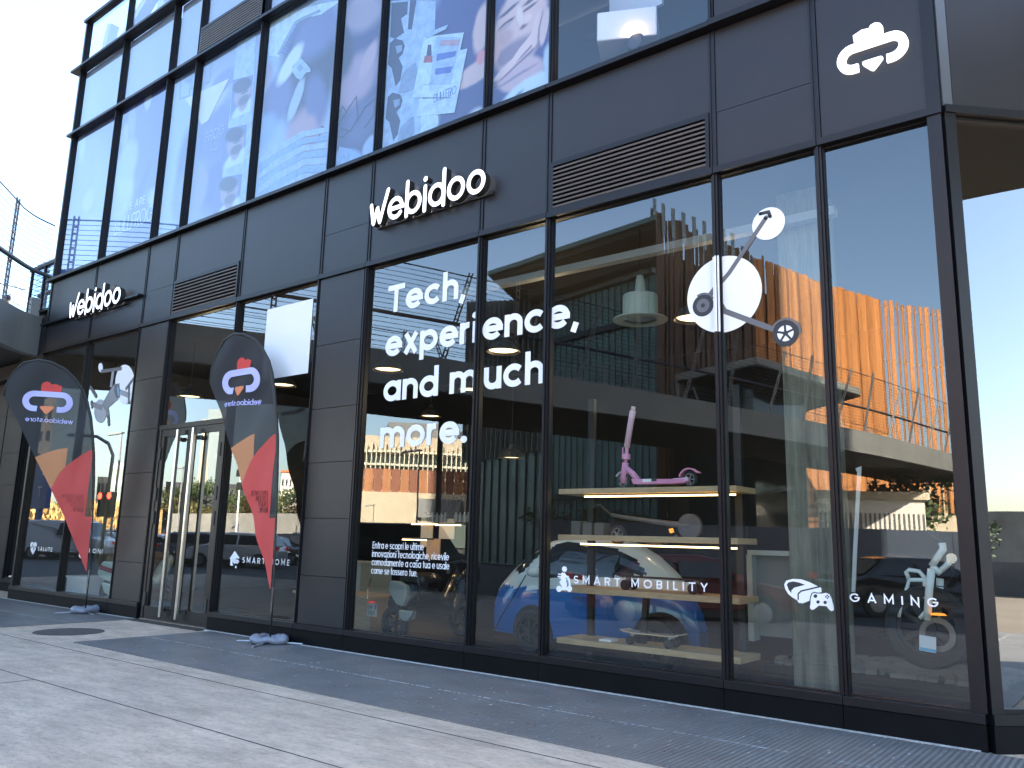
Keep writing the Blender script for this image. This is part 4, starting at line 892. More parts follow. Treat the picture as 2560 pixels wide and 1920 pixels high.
for i in range(n1):
    a_ = 2*math.pi*i/n1; wob = 1+.10*math.sin(3*a_+1)+.05*math.sin(7*a_); rr = .085*(1+.28*math.sin(2*a_)+.1*math.sin(11*a_))
    for j in range(n2):
        b_ = 2*math.pi*j/n2; q = .17*wob+rr*.8*1.05*math.cos(b_)
        vs.append((q*math.cos(a_), q*math.sin(a_), .07+.055*(1+.25*math.sin(2*a_+.5))*math.sin(b_)+.01*math.sin(5*a_)))
for i in range(n1):
    for j in range(n2): fs.append((i*n2+j, i*n2+(j+1) % n2, ((i+1) % n1)*n2+(j+1) % n2, ((i+1) % n1)*n2+j))
bag.add(vs, fs).build('water_bag', mat('silver_bag', (.24, .26, .32), .38, .15, bump=(14, .9)), flag, smooth=True)
flag.location = (B1[0], B1[1], 0); flag.rotation_euler = (0, 0, PH1)
f2 = dup(flag, (B2[0], B2[1], 0), PH2, 'black and red teardrop flag before the window between the doors and the slogan')
# ================================================================ INSIDE THE SHOP
def P3(px, py, Y): a = fp(px, py, Y); return Vector((a[0], Y, a[1]))
def emis(name, c, s):
    return mat(name, c, .5, emit=c, es=s)
M_LED = emis('led_warm', (1, .62, .25), 1.1); M_LAMPIN = emis('lamp_inner', (1, .66, .34), .55)
M_COL = mat('bare_concrete', (.17, .17, .135), .85, noise=(2.2, .55, (6, 6, .45)), bump=(12, .4))
co = MB().box(-3.02, -2.56, 1.0, 1.5, .05, 5.3); tag(co.build('concrete_column', M_COL, bevel=.01), 'bare streaky concrete column inside, right of the shelf window', 'column')
tag(MB().box(fp(250, 950, 1.6)[0], fp(290, 950, 1.6)[0], 1.6, 2.1, .05, 5.3).build('concrete_column', MATS['bare_concrete'], bevel=.01), 'bare concrete column inside the leftmost window behind the drone picture', 'column')
# ceiling trough and window screen bands seen at the top of the panes
ct = thing('ceiling_light_trough', 'long pale light trough under the shop ceiling along the windows', 'ceiling light', (-4, .6, 4.9))
MB().box(-7.9, -2.35, .8, .92, 4.86, 4.95).build('trough', mat('trough_white', (.30, .33, .36), .5), ct)
# pendants
def pendant(name, label, x, y, z, r, kind=0):
    t = thing(name, label, 'pendant lamp', (x, y, z), 'pendant lamps in the shop')
    m = [mat('shade_dark', (.05, .05, .05), .4), mat('shade_white', (.32, .34, .30), .5)][kind]
    if kind: MB().lathe([(.04, .55), (.05, .5), (.07, .32), (r*.62, .30), (r*.64, .28), (r*.64, .03), (r, .0), (r, -.012), (r*.6, -.006)], (x, y, z), n=40).build('lamp_shade', m, t, smooth=False)
    else: MB().lathe([(.02, .26), (.05, .25), (.06, .19), (r*.72, .12), (r, .0), (r*.98, -.004), (r*.70, .10)], (x, y, z), n=32).build('lamp_shade', m, t, smooth=False)
    if not kind: MB().lathe([(0, .03), (r*.84, .03)], (x, y, z), n=28).build('light_disc', M_LAMPIN, t, recalc=False)
    MB().tube([(x, y, z+(.5 if kind else .25)), (x, y, 5.3)], .008, 6).build('cable', M_BLACK, t)
    return t
LZ = 4.15
def at_h(px, py, H):
    v = ray(px, py); t = (H-CAM0.z)/v.z; P = CAM0+v*t; return P
lampspec = [(838, 800, 'pendant seen left beside the word and'), (1087, 760, 'pendant seen through the letters of experience'), (1017, 843, 'pendant seen below the word and much, in the left slogan window'),
            (930, 900, 'pendant seen just above the word more'), (410, 858, 'pendant seen above the entrance doors'), (610, 833, 'pendant seen beside the white sheet'), (1500, 690, 'pendant half hidden by the large white disc'), (1105, 990, 'small far pendant low in the narrow window')]
for i, (a, b, l) in enumerate(lampspec):
    H = LZ if i != 7 else 3.0
    P = at_h(a*1.1573, b*1.1573, H)
    pendant('pendant_lamp', 'glowing dark '+l, P.x, P.y, P.z, .25 if i != 7 else .25)
P = at_h(1383*1.1573, 690*1.1573, LZ); pendant('pendant_lamp', 'large unlit white drum pendant with a wide brim behind the shelf window', P.x, P.y, P.z, .33, 1)
for q in ((-7.0, 2.2), (-4.5, 3.0), (-12.5, 2.8), (-16.5, 2.5)):
    ld = bpy.data.lights.new('pendant_light', 'POINT'); ld.energy = 5; ld.color = (1, .72, .42); ld.shadow_soft_size = .12
    lo = bpy.data.objects.new('pendant_light', ld); C.objects.link(lo); lo.location = (q[0], q[1], 3.9)
# shelves behind the big window
sh = thing('display_shelf', 'four tier light wood display shelf with lit edges behind the SMART MOBILITY window', 'shelf', (-4.5, .55, .05))
SZ = [(2.02, 2.08), (1.50, 1.56), (.92, .98), (.36, .42)]
for i, (z0, z1) in enumerate(SZ): MB().box(-5.5, -3.33, .45, .95, z0, z1).build('shelf_board', M_WOOD, sh, bevel=.004)
for z in (1.985, 1.455): MB().box(-5.2 if z < 1.9 else -5.15, -3.35, .462, .478, z-.004, z+.012).build('led_strip', M_LED, sh)
for x in (-5.35, -3.5): MB().box(x-.04, x+.04, .9, .96, .05, 3.2).build('post', M_BLACK, sh)
MB().bar((-4.55, .72, .42), (-4.5, .72, .92), .06).build('strut', M_BLACK, sh)
back = tag(MB().box(-5.45, -4.9, .955, .97, .98, 1.08).box(-4.85, -4.1, .955, .97, .98, 1.08).build('product_card', mat('card_white', (.7, .72, .72), .6)), 'pale product cards along the back of the third shelf board', 'card')
# pink kick scooter
def wheel(mb_par, c, r, w, rimm, name='wheel', spokes=5, rr=.3):
    t = MB(); t.lathe([(r*.72, -w/2), (r*.93, -w/2), (r, -w*.25), (r, w*.25), (r*.93, w/2), (r*.72, w/2), (r*.72, -w/2)], c, 'y', 32)
    wo = t.build(name, M_RUBBER, mb_par, smooth=False)
    h = MB(); h.lathe([(r*.72, -w*.3), (r*.72, w*.3), (r*.62, w*.3), (r*.62, -w*.3), (r*.72, -w*.3)], c, 'y', 28).lathe([(0, -w*.55), (r*rr*.6, -w*.55), (r*rr*.6, w*.55), (0, w*.55)], c, 'y', 18)
    for i in range(spokes):
        a = 2*math.pi*i/spokes; h.bar((c[0], c[1], c[2]), (c[0]+r*.66*math.cos(a), c[1], c[2]+r*.66*math.sin(a)), w*.4, r*.12)
    h.build('rim', rimm, wo); return wo
PK = mat('pink_paint', (.75, .30, .52), .35, coat=.3); PKL = mat('pink_light', (.80, .55, .66), .5)
YS = .62
ps = thing('kick_scooter', 'pink kick scooter standing on the top shelf board', 'kick scooter', (-4.3, YS, 2.08))
def pp(zx, zy): return P3(1500+zx*400/1475, 1050+zy*400/1475, YS)
b0 = pp(235, 640).z; dzp = 2.08-b0
def p6(zx, zy, dy=0): v = pp(zx, zy); return Vector((v.x, YS+dy, v.z+dzp))
MB().tube([p6(215, 590), p6(225, 470), p6(236, 400)], .036, 12).tube([p6(232, 440), p6(300, 500), p6(350, 560)], .034, 12).tube([p6(236, 400), p6(246, 300), p6(250, 250)], .022, 12).build('frame', PK, ps, smooth=True)
MB().tube([p6(247, 260), p6(285, 20), p6(303, -80)], .034, 12).tube([p6(303, -80), p6(310, -118)], .024, 12).build('stem', PKL, ps, smooth=True)
MB().lathe([(.034, -.03), (.05, -.03), (.05, .03), (.034, .03)], tuple(p6(240, 345))).bar(p6(225, 320), p6(268, 345), .03).bar(p6(222, 260, -.03), p6(222, 330, -.03), .012).build('clamp', PK, ps)
a, b = p6(310, 552), p6(790, 550); c, d = p6(810, 590), p6(330, 602)
MB().prism([(q.x, q.z) for q in (a, p6(720, 553), b, p6(815, 575), c, p6(690, 598), d)], lambda u, v, dd: (u, YS+dd, v), -.065, .065).build('deck', PK, ps, bevel=.008)
MB().box(p6(415, 0).x, p6(495, 0).x, YS-.067, YS-.0655, p6(0, 592).z, p6(0, 565).z).build('sticker', M_WHITE, ps); MB().box(p6(497, 0).x, p6(543, 0).x, YS-.067, YS-.0655, p6(0, 587).z, p6(0, 565).z).build('sticker', M_BLACK, ps)
r = .088
wheel(ps, (p6(218, 0).x, YS, 2.08+r), r, .035, M_CHROME); wheel(ps, (p6(818, 0).x, YS, 2.08+r), r, .035, M_GREY)
cx = p6(818, 0).x
MB().ribbon([(cx+.112*math.cos(R(q)), 2.08+r+.112*math.sin(R(q))) for q in range(165, 40, -10)]+[(cx+.12, 2.08+r+.065)], .014, lambda u, v, dd: (u, YS+dd, v), -.03, .03).build('fender', PK, ps)
MB().bar((cx, YS-.03, 2.08+r), (cx-.18, YS-.03, 2.08+r-.01), .012, .04).ribbon([(p6(218, 0).x+.105*math.cos(R(q)), 2.08+r+.105*math.sin(R(q))) for q in range(100, 160, 10)], .01, lambda u, v, dd: (u, YS+dd, v), -.02, .02).build('fork', PKL, ps)
# folded dark scooter on the second board
gs = thing('kick_scooter', 'dark grey folded kick scooter lying along the second shelf board', 'kick scooter', (-4.3, .7, 1.56))
DG = mat('dark_grey_paint', (.09, .095, .11), .4); Yg = .7
def g6(zx, zy): return P3(1500+zx*400/1475, 1050+zy*400/1475, Yg)
gz = 1.56-g6(830, 1015).z+.0
def g7(zx, zy): v = g6(zx, zy); return Vector((v.x, Yg, v.z+gz))
MB().tube([g7(110, 815), g7(300, 845), g7(560, 880), g7(830, 915)], [.022, .024, .03, .034], 10).build('stem', DG, gs, smooth=True)
MB().tube([g7(160, 1000), g7(400, 1050), g7(590, 1085), g7(710, 1005)], .02, 8).build('deck', DG, gs, smooth=True)
wheel(gs, tuple(g7(830, 915)), .112, .05, DG, spokes=0, rr=2); wheel(gs, tuple(g7(165, 995)), .11, .05, M_GREY)
MB().obox(g7(658, 955), (.02, 0, .006), (0, .01, 0), (-.008, 0, .022)).build('reflector', emis('orange_reflector', (1, .35, .05), .12), gs)
MB().tube([g7(620, 790), g7(622, 835)], .006, 6).tube([g7(100, 810), g7(0, 720), g7(-60, 740)], .014, 8).build('handlebar', M_BLACK, gs)
# skateboards
def skate(label, x0, x1, z, y, wr, m, tilt=0):
    s = thing('skateboard', label, 'skateboard', ((x0+x1)/2, y, z)); L = x1-x0; zt = z+2*wr+.035
    pts = [(x0, zt+.02), (x0+.05, zt+.004), (x0+.16, zt-.004), (x1-.16, zt-.004), (x1-.05, zt+.004), (x1, zt+.02)]
    MB().ribbon(pts, .014, lambda u, v, d: (u, y+d, v), -.10, .10).build('deck', m, s, bevel=.004)
    for xx in (x0+.12, x1-.13):
        tr_ = MB().bar((xx, y-.09, z+wr), (xx, y+.09, z+wr), .018).obox((xx, y, zt-.03), (.03, 0, 0), (0, .025, 0), (0, 0, .02)).build('truck', M_CHROME, s)
        for yy in (-.09, .09): MB().lathe([(0, -.025), (wr*.8, -.025), (wr, -.015), (wr, .015), (wr*.8, .025), (0, .025)], (xx, y+yy, z+wr), 'y', 24).lathe([(0, -.028), (wr*.6, -.028), (wr*.6, -.024)], (xx, y+yy, z+wr), 'y', 16).build('wheel', M_RUBBER, s)
    return s
skate('short skateboard with wooden deck and black wheels on the lowest shelf board', -4.72, -4.02, .42, .62, .045, mat('deck_maple', (.6, .42, .24), .25, coat=.5))
skate('long black skateboard with fat black wheels on the third shelf board', -4.80, -3.75, .98, .66, .055, M_BLACK)
tag(MB().box(-5.0, -4.85, .55, .7, .42, .44).build('price_card', M_WHITE), 'small white price card lying on the lowest shelf board', 'card')
bx = MB().box(-5.42, -5.3, .6, .75, 1.56, 1.72).box(-5.26, -5.14, .6, .75, 1.56, 1.7).box(-5.1, -4.98, .6, .75, 1.56, 1.7)
tag(bx.build('product_box', mat('box_card', (.10, .09, .08), .6)), 'row of dark product boxes at the left end of the second shelf board', 'box')
# ---- blue and white microcar
mc = thing('microcar', 'tiny blue and white bubble shaped electric car inside behind the shelf', 'microcar', (-5.9, 2.3, .05))
YC, HW = 2.1, .62
def cpx(px, py): a = fp(px, py, YC-HW); return a
prof_top = [cpx(*p) for p in [(1219, 1560), (1217, 1470), (1226, 1440), (1250, 1412), (1290, 1375), (1335, 1347), (1390, 1333), (1450, 1340), (1520, 1352), (1575, 1385), (1625, 1430), (1665, 1480), (1690, 1530), (1700, 1590)]]
x0, x1 = prof_top[0][0], prof_top[-1][0]
def ztop(x):
    for (a, za), (b, zb) in zip(prof_top[:-1], prof_top[1:]):
        if a <= x <= b: return za+(zb-za)*(x-a)/max(1e-6, b-a)
    return prof_top[1][1] if x <= prof_top[1][0] else prof_top[-1][1]
zb0 = .22
win = [cpx(*p) for p in [(1330, 1440), (1352, 1365), (1395, 1352), (1450, 1358), (1510, 1370), (1560, 1400), (1590, 1438), (1480, 1446)]]
wsh = [cpx(*p) for p in [(1262, 1425), (1300, 1375), (1345, 1345), (1352, 1352), (1318, 1400), (1290, 1436)]]
white = [cpx(*p) for p in [(1210, 1500), (1225, 1433), (1250, 1405), (1350, 1330), (1460, 1325), (1540, 1350), (1640, 1430), (1590, 1410), (1565, 1398), (1590, 1445), (1600, 1470), (1350, 1470), (1280, 1472), (1240, 1455)]]
def inside(p, poly):
    c = False; n = len(poly)
    for i in range(n):
        (xa, ya), (xb, yb) = poly[i], poly[i-1]
        if (ya > p[1]) != (yb > p[1]) and p[0] < (xb-xa)*(p[1]-ya)/(yb-ya)+xa: c = not c
    return c
BLU, WHT, DGL = mat('car_blue', (.012, .13, .42), .22, coat=.8), mat('car_white', (.62, .68, .66), .25, coat=.6), mat('car_dark_glass', (.015, .02, .022), .06, spec=.8)
nx, na = 110, 56; vs = []; 
for i in range(nx+1):
    x = x0+(x1-x0)*(.5-.5*math.cos(math.pi*i/nx)); zt_ = max(zb0+.12, ztop(x)-.01); s = (x-x0)/(x1-x0); hw = HW*(1-abs(2*s-1)**4.5*(.22 if s < .5 else .55))*(1-.6*max(0, (s-.55)/.45)**1.3)
    for j in range(na+1):
        a = math.pi*(-.12+1.24*j/na); ca, sa = math.cos(a), math.sin(a)
        yy = hw*math.copysign(abs(ca)**.62, ca)*(1-.16*max(0, sa)**2); zc = zb0+.28; zz = zc+(zt_-zc)*math.copysign(abs(sa)**.75, sa) if sa > 0 else zc+.28*sa*2.4
        vs.append((x, YC-yy, zz))
mb = MB(); fs = []; ms = []
for i in range(nx):
    for j in range(na):
        k = i*(na+1)+j; f = (k, k+1, k+na+2, k+na+1); c = sum((Vector(vs[q]) for q in f), Vector())/4
        p = (c.x, c.z); sd_ = abs(c.y-YC) > .30
        m = 2 if ((inside(p, win) and sd_) or (c.x < win[0][0] and (inside(p, wsh) or (not sd_ and c.z > .85)))) else 1 if (inside(p, white) or c.z > .88) else 0
        fs.append(f); ms.append(m)
mb.v = vs; mb.f = fs; mb.m = ms
mb.build('body', [BLU, WHT, DGL], mc, smooth=True)
for px in (1330, 1640):
    cx, cz = fp(px, 1600, YC-HW)[0], .34
    MB().lathe([(0, .0), (.30, .0), (.34, .05), (.34, .18)], (cx, YC-HW-.01, cz), 'y', 36).build('wheel_arch', M_VOID, mc)
    wheel(mc, (cx, YC-HW-.02, .05+.27), .27, .14, M_BLACK, spokes=7)
mp_ = P3(1335, 1430, YC-HW-.1)
MB().lathe([(0, -.09), (.05, -.085), (.065, -.03), (.065, .05), (.05, .08), (0, .09)], tuple(mp_), 'x', 20).build('mirror', WHT, mc, smooth=True)
MB().ribbon([cpx(*p) for p in [(1318, 1437), (1290, 1485), (1262, 1530), (1230, 1590)]], .012, lambda u, v, d: (u, YC-HW-.03+d, v), 0, .01).build('door_seam', M_BLACK, mc)
cl = MB(); a = fp(1435, 1500, YC-HW-.015); letters(cl, 'Microlino', .12, lambda u, v, d: (a[0]+u, YC-HW-.03+d, a[1]+v), .40, height_per_x=.045, d0=0, d1=-.001, track=.1); cl.build('lettering', M_BLACK, mc)
# ---- motor scooters
def moto(name, label, px, py, Y, body, sc=1.0, plate=False):
    base = fp(px, py, Y); t = thing(name, label, 'motor scooter', (base[0], Y, .05)); X0 = base[0]
    q = lambda a, b: (X0+a*sc, .05+b*sc)
    wheel(t, (X0-.0*sc, Y, .05+.24*sc), .24*sc, .11, M_BLACK); wheel(t, (X0+.30*sc, Y+1.1, .05+.24*sc), .24*sc, .11, M_BLACK)
    n = 14; sec = [(0.0, .0, .50, .16, .16), (.03, .12, .62, .22, .22), (.1, .4, .66, .24, .24), (.15, .6, .52, .24, .17), (.2, .8, .40, .22, .09), (.26, .95, .60, .2, .26), (.3, 1.08, .86, .17, .14)]
    vs, fs = [], []
    for (dx, dy, zc, hx, hz) in sec:
        for j in range(n): a = 2*math.pi*j/n; vs.append((X0+dx*sc+hx*sc*math.copysign(abs(math.cos(a))**.8, math.cos(a)), Y+dy, .05+(zc+hz*math.sin(a))*sc))
    for i in range(len(sec)-1):
        for j in range(n): fs.append((i*n+j, i*n+(j+1) % n, (i+1)*n+(j+1) % n, (i+1)*n+j))
    fs += [tuple(range(n)), tuple((len(sec)-1)*n+j for j in range(n))]
    MB().add(vs, fs).build('body', body, t, smooth=True)
    MB().prism([q(-.08, .78), q(.42, .80), q(.40, .9), q(.2, .94), q(-.05, .9)], lambda u, v, d: (u, Y+d, v), .1, .5).build('seat', M_BLACK, t, bevel=.03)
    MB().tube([(X0+.06, Y+1.0, 1.05*sc+.05), (X0+.3, Y+1.05, 1.1*sc+.05), (X0+.55, Y+1.0, 1.05*sc+.05)], .02, 8).build('handlebar', M_BLACK, t)
    return t, q
m1, q = moto('motor_scooter', 'dark motor scooter with pale side cover and rear plate inside behind the slogan window', 985, 1600, 1.0, mat('scooter_black', (.02, .022, .025), .25, coat=.5))
cv = P3(1000, 1500, .9)
pts = [P3(640+a*k_, 1280+b*k_, .74) for a, b in [(865, 445), (920, 450), (968, 480), (968, 560), (945, 615), (905, 600), (870, 540), (852, 505)]]
MB().prism([(p.x, p.z) for p in pts], lambda u, v, d: (u, .74+d, v), 0, .09).build('side_cover', mat('cover_grey', (.32, .34, .32), .35), m1, bevel=.02)
pts = [P3(640+a*k_, 1280+b*k_, .76) for a, b in [(920, 635), (1010, 645), (1000, 700), (955, 710), (925, 690)]]
MB().prism([(p.x, p.z) for p in pts], lambda u, v, d: (u, .76+d, v), 0, .1).build('side_cover', MATS['cover_grey'], m1, bevel=.02)
MB().tube([P3(640+a*k_, 1280+b*k_, .74) for a, b in [(1040, 400), (1058, 480), (1050, 560), (1020, 660), (990, 700)]], .008, 6).tube([P3(640+a*k_, 1280+b*k_, .74) for a, b in [(745, 430), (725, 500), (722, 560)]], .008, 6).build('trim', M_CHROME, m1)
pa, pb = P3(640+722*k_, 1280+590*k_, .66), P3(640+778*k_, 1280+680*k_, .66)
MB().box(pa.x, pb.x, .66, .67, pb.z, pa.z).build('number_plate', mat('plate_white', (.6, .62, .58), .5), m1)
pw = pb.x-pa.x; ph = pa.z-pb.z
lt = MB(); letters(lt, 'EW', .2, lambda u, v, d: (pa.x+pw*.06+u, .659+d, pa.z-ph*.42+v), pw*.5, height_per_x=ph*.2, d0=0, d1=-.001); letters(lt, '1763', .2, lambda u, v, d: (pa.x+pw*.08+u, .659+d, pb.z+ph*.12+v), pw*.72, height_per_x=ph*.22, d0=0, d1=-.001, track=.25); lt.build('plate_digits', M_BLACK, m1)
MB().box(pb.x-pw*.18, pb.x-.002, .6585, .6595, pa.z-ph*.42, pa.z-.005).build('plate_band', mat('plate_blue', (.05, .15, .5), .5), m1)
MB().box(pa.x+.02, pb.x-.03, .64, .67, pa.z+.01, pa.z+.03).build('tail_light', emis('tail_red', (.8, .03, .02), .05), m1)
WM = mat('mint_white', (.62, .72, .64), .3, coat=.4)
m2, q = moto('motor_scooter', 'pale mint motor scooter with a red tail band behind the window left of the doors', 268, 1480, .75, WM, .95)
pt = [P3(a*k_, 1280+b*k_, .55) for a, b in [(640, 350), (665, 318), (715, 322), (735, 350), (735, 400), (728, 455), (690, 450), (640, 425), (625, 395)]]
MB().prism([(p.x, p.z) for p in pt], lambda u, v, d: (u, .55+d, v), 0, .2).build('tail_box', WM, m2, bevel=.03)
pt = [P3(a*k_, 1280+b*k_, .54) for a, b in [(650, 340), (722, 368), (722, 398), (648, 372)]]
MB().prism([(p.x, p.z) for p in pt], lambda u, v, d: (u, .54+d, v), 0, .01).build('tail_light', mat('band_red', (.35, .02, .02), .3), m2)
pt = [P3(a*k_, 1280+b*k_, .55) for a, b in [(655, 455), (728, 475), (724, 540), (700, 545), (670, 520)]]
MB().prism([(p.x, p.z) for p in pt], lambda u, v, d: (u, .55+d, v), 0, .2).build('mudguard', WM, m2, bevel=.02)
# ---- fat tyre bicycle
YB = 1.0
bk = thing('bicycle', 'white fat tyre electric bicycle seen from the front behind the GAMING window', 'bicycle', (-1.8, YB, .3))
b6 = lambda zx, zy, Y=YB: P3(2080+zx*480/1422, 1000+zy*480/1422, Y)
k6 = .38577; b7 = lambda zx, zy, Y=YB: P3(1920+zx*k6, 1280+zy*k6, Y)
BW = mat('bike_white', (.86, .92, .88), .35, coat=.4)
MB().tube([b7(1060, 370, YB-.1), b7(1045, 500, YB-.1), b7(1032, 700, YB-.1)], .034, 10).tube([b7(1115, 430, YB+.12), b7(1110, 560, YB+.12), b7(1090, 720, YB+.12)], .032, 10).build('fork', BW, bk, smooth=True)
MB().tube([b7(1062, 350), b7(1135, 240), b7(1128, 200)], .032, 10).tube([b7(1120, 380), b7(1165, 340), b7(1180, 310)], .026, 10).tube([b7(1062, 350), b7(1120, 400)], .03, 10).build('stem', BW, bk, smooth=True)
MB().tube([b7(1140, 240), b7(1120, 190), b7(1085, 170), b7(1045, 110)], [.016, .02, .02, .024], 10).build('handlebar', M_BLACK, bk, smooth=True)
MB().tube([b7(850, 680), b7(862, 610), b7(900, 500), b7(915, 440), b7(1060, 440)], .02, 8).tube([b7(915, 440), b7(895, 390), b7(915, 375), b7(980, 385), b7(1010, 420), b7(1020, 500)], .02, 8).tube([b7(1015, 560), b7(1060, 480)], .02, 8).tube([b7(985, 690), b7(1020, 650)], .02, 8).build('carrier_frame', BW, bk, smooth=True)
wc = b7(1040, 745, YB+.02); wheel(bk, (wc.x, YB+.02, wc.z), .37, .11, M_BLACK, spokes=12, rr=.35)
MB().lathe([(.10, 0), (.15, 0), (.15, .004), (.10, .004)], (b7(1110, 790).x, YB-.08, b7(1110, 790).z), 'y', 30).build('brake_disc', mat('disc_steel', (.2, .21, .21), .3, .8), bk)
MB().tube([b7(1110, 400), b7(1150, 300), b7(1190, 290)], .006, 6).tube([b7(1130, 205), b7(1160, 280), b7(1205, 400), b7(1150, 485), b7(1090, 480)], .005, 6).build('brake_cable', M_BLACK, bk)
MB().lathe([(0, 0), (.045, 0), (.045, .02), (0, .02)], tuple(b7(1190, 300, YB-.05)), 'y', 20).build('headlight', M_CHROME, bk)
MB().lathe([(0, .02), (.05, .015), (.07, 0), (0, 0)], tuple(b7(1103, 668, YB-.15)), 'z', 20).build('reflector', emis('amber', (1, .32, .04), .14), bk)
hc = b7(1035, 855, YB-.16); MB().obox((hc.x, YB-.16, hc.z), (.068, 0, -.006), (0, .003, 0), (.004, 0, .068)).build('hang_tag', mat('tag_white', (.75, .8, .82), .6), bk)
MB().obox((hc.x, YB-.165, hc.z-.052), (.066, 0, -.006), (0, .003, 0), (.001, 0, .014)).build('hang_tag', mat('tag_blue', (.2, .5, .75), .6), bk)
# gravel bed, leaning panel, screens, counters
gb = MB(); rnd = random.Random(3)
for i in range(420):
    x, y, s = rnd.uniform(-3.3, -1.2), rnd.uniform(1.25, 2.3), rnd.uniform(.02, .055)
    gb.obox((x, y, .30+s*.4), (s, s*.3*rnd.uniform(-1, 1), 0), (-s*.2, s*.8, s*.2), (s*.1, 0, s*.6))
structure(MB().box(-3.4, -1.1+1.2, 1.2, 2.6, .05, .29).build('planter_bed', M_INT))
tag(gb.build('gravel', mat('gravel_pale', (.20, .18, .155), .9)), 'pale gravel bed inside behind the GAMING window', 'gravel', kind='stuff')
lp = [(1893, 1372), (1903, 1378+5), (1985, 1385), (1993, 1580), (1880, 1590), (1879, 1450)]
Yp = 1.3; pn = thing('display_stand', 'plain white framed display panel standing left of the concrete column', 'panel', (-3.3, Yp, .3))
a, b = P3(1890, 1380, Yp), P3(1992, 1585, Yp)
MB().box(a.x, b.x+.1, Yp, Yp+.05, b.z-.05, a.z-.03).build('panel', mat('panel_grey', (.2, .21, .2), .7), pn)
MB().box(a.x-.05, b.x+.1, Yp-.12, Yp+.06, a.z-.03, a.z+.02).box(a.x-.06, a.x, Yp-.12, Yp+.05, b.z-.1, a.z-.03).build('frame', mat('panel_white', (.4, .43, .4), .6), pn)
st = thing('price_stand', 'slim white upright strip standing behind the GAMING window', 'stand', (-2.5, 1.1, .3))
MB().ribbon([(p.x, p.z) for p in (P3(2140, 1175, 1.1), P3(2148, 1172, 1.1), P3(2137, 1380, 1.1), P3(2133, 1480, 1.1))], .035, lambda u, v, d: (u, 1.1+d, v), 0, .02).build('strip', mat('strip_white', (.6, .62, .62), .5), st)
MB().box(-17.9, -16.2, 1.6, 2.3, .05, .9).build
def counter(label, x0, x1, y0, y1, z, m, name='counter'): tag(MB().box(x0, x1, y0, y1, .05, z).box(x0-.03, x1+.03, y0-.03, y1+.03, z, z+.04).build(name, m), label, 'counter')
counter('pale counter with a plant pot inside behind the right door leaf', -13.4, -11.9, 3.2, 4.0, .95, mat('counter_pale', (.42, .42, .36), .6))
counter('low pale display plinth behind the SMART HOME window', -11.2, -9.4, 1.2, 1.9, .55, MATS['light_wood'], 'display_plinth')
counter('tall white display block inside the SMART HOME window', -10.95, -10.5, 1.1, 1.5, .98, MATS['counter_pale'], 'display_block')
counter('brown wooden counter inside behind the left feather flag', -17.6, -16.4, 1.2, 1.9, 1.0, mat('counter_brown', (.32, .2, .11), .6))
counter('white low display plinth inside the leftmost window', -18.6, -17.7, .9, 1.4, .45, M_WHITE, 'display_plinth')
# back shelving with small products and warm strips
bs = thing('wall_shelf', 'dark wall shelf with warm lit boards at the back of the slogan window', 'shelf', (-12, 5, 1.5))
Yb = 5.0
for (xa, ya, xb_) in ((1075, 1310, 1120), (1135, 1312, 1178), (1052, 1348, 1093)):
    a, b = P3(xa-20, ya, Yb), P3(xb_, ya, Yb); MB().box(a.x, b.x, Yb-.3, Yb, a.z, a.z+.03).build('shelf_board', MATS['dark_grey_paint'], bs); MB().box(a.x, b.x, Yb-.31, Yb-.302, a.z-.02, a.z).build('led_strip', M_LED, bs)
for i, px in enumerate((1070, 1081, 1092, 1103, 1112, 1140, 1150, 1160, 1170)):
    p = P3(px, 1309, Yb-.15); tag(MB().lathe([(0, 0), (.045, 0), (.045, .13), (.02, .16), (.02, .19), (0, .19)], (p.x, p.y, p.z+.03), n=12).build('bottle', M_GREY), 'small grey bottle in the row on the back wall shelf', 'bottle', 'bottles on the back wall shelf')
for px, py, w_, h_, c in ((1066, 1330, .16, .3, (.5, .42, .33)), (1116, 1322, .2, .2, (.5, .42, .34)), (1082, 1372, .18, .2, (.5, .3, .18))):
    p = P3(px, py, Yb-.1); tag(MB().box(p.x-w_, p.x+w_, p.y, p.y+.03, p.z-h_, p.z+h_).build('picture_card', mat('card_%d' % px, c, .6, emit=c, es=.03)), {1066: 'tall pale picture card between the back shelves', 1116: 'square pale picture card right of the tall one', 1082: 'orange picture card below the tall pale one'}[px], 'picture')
# ================================================================ THE PLACE BEHIND THE CAMERA (seen in the glass)
def mir(px, py, t): v = ray(px, py); P = CAM0+v*t; return Vector((P.x, -P.y, P.z))
def mirg(px, t, z=0.): v = ray(px, 1350); P = CAM0+v*t; return Vector((P.x, -P.y, z))
# ---- footbridge
FASC = [(-20.7, .6), (-20.4, .0), (-19.7, -.75), (-18.55, -1.96), (-17.81, -3.31), (-16.19, -6.9), (-15.05, -10), (-13.95, -13.4), (-12.85, -17.1), (-11.75, -21.0), (-10.6, -26), (-9.6, -31), (-8.8, -36.5), (-8.2, -42), (-7.9, -50)]
FARE = [(-27.5, 2.5), (-27, -1), (-24.6, -4.4), (-23.7, -6.2), (-22.2, -9), (-21, -12), (-20.0, -15.2), (-18.9, -18.6), (-17.9, -22), (-16.7, -27), (-15.5, -32), (-14.6, -37), (-13.8, -42), (-13.2, -50)]
def smooth(pts, n=4):
    o = []
    P = [Vector(p) for p in pts]
    for i in range(len(P)-1):
        a, b, c, d = P[max(i-1, 0)], P[i], P[i+1], P[min(i+2, len(P)-1)]
        for k in range(n):
            t = k/n; o.append(.5*((2*b)+(c-a)*t+(2*a-5*b+4*c-d)*t*t+(3*b-a-3*c+d)*t**3))
    return o+[P[-1]]
FA, FB = smooth(FASC), smooth(FARE)
ZB0, ZB1 = 5.48, 6.42
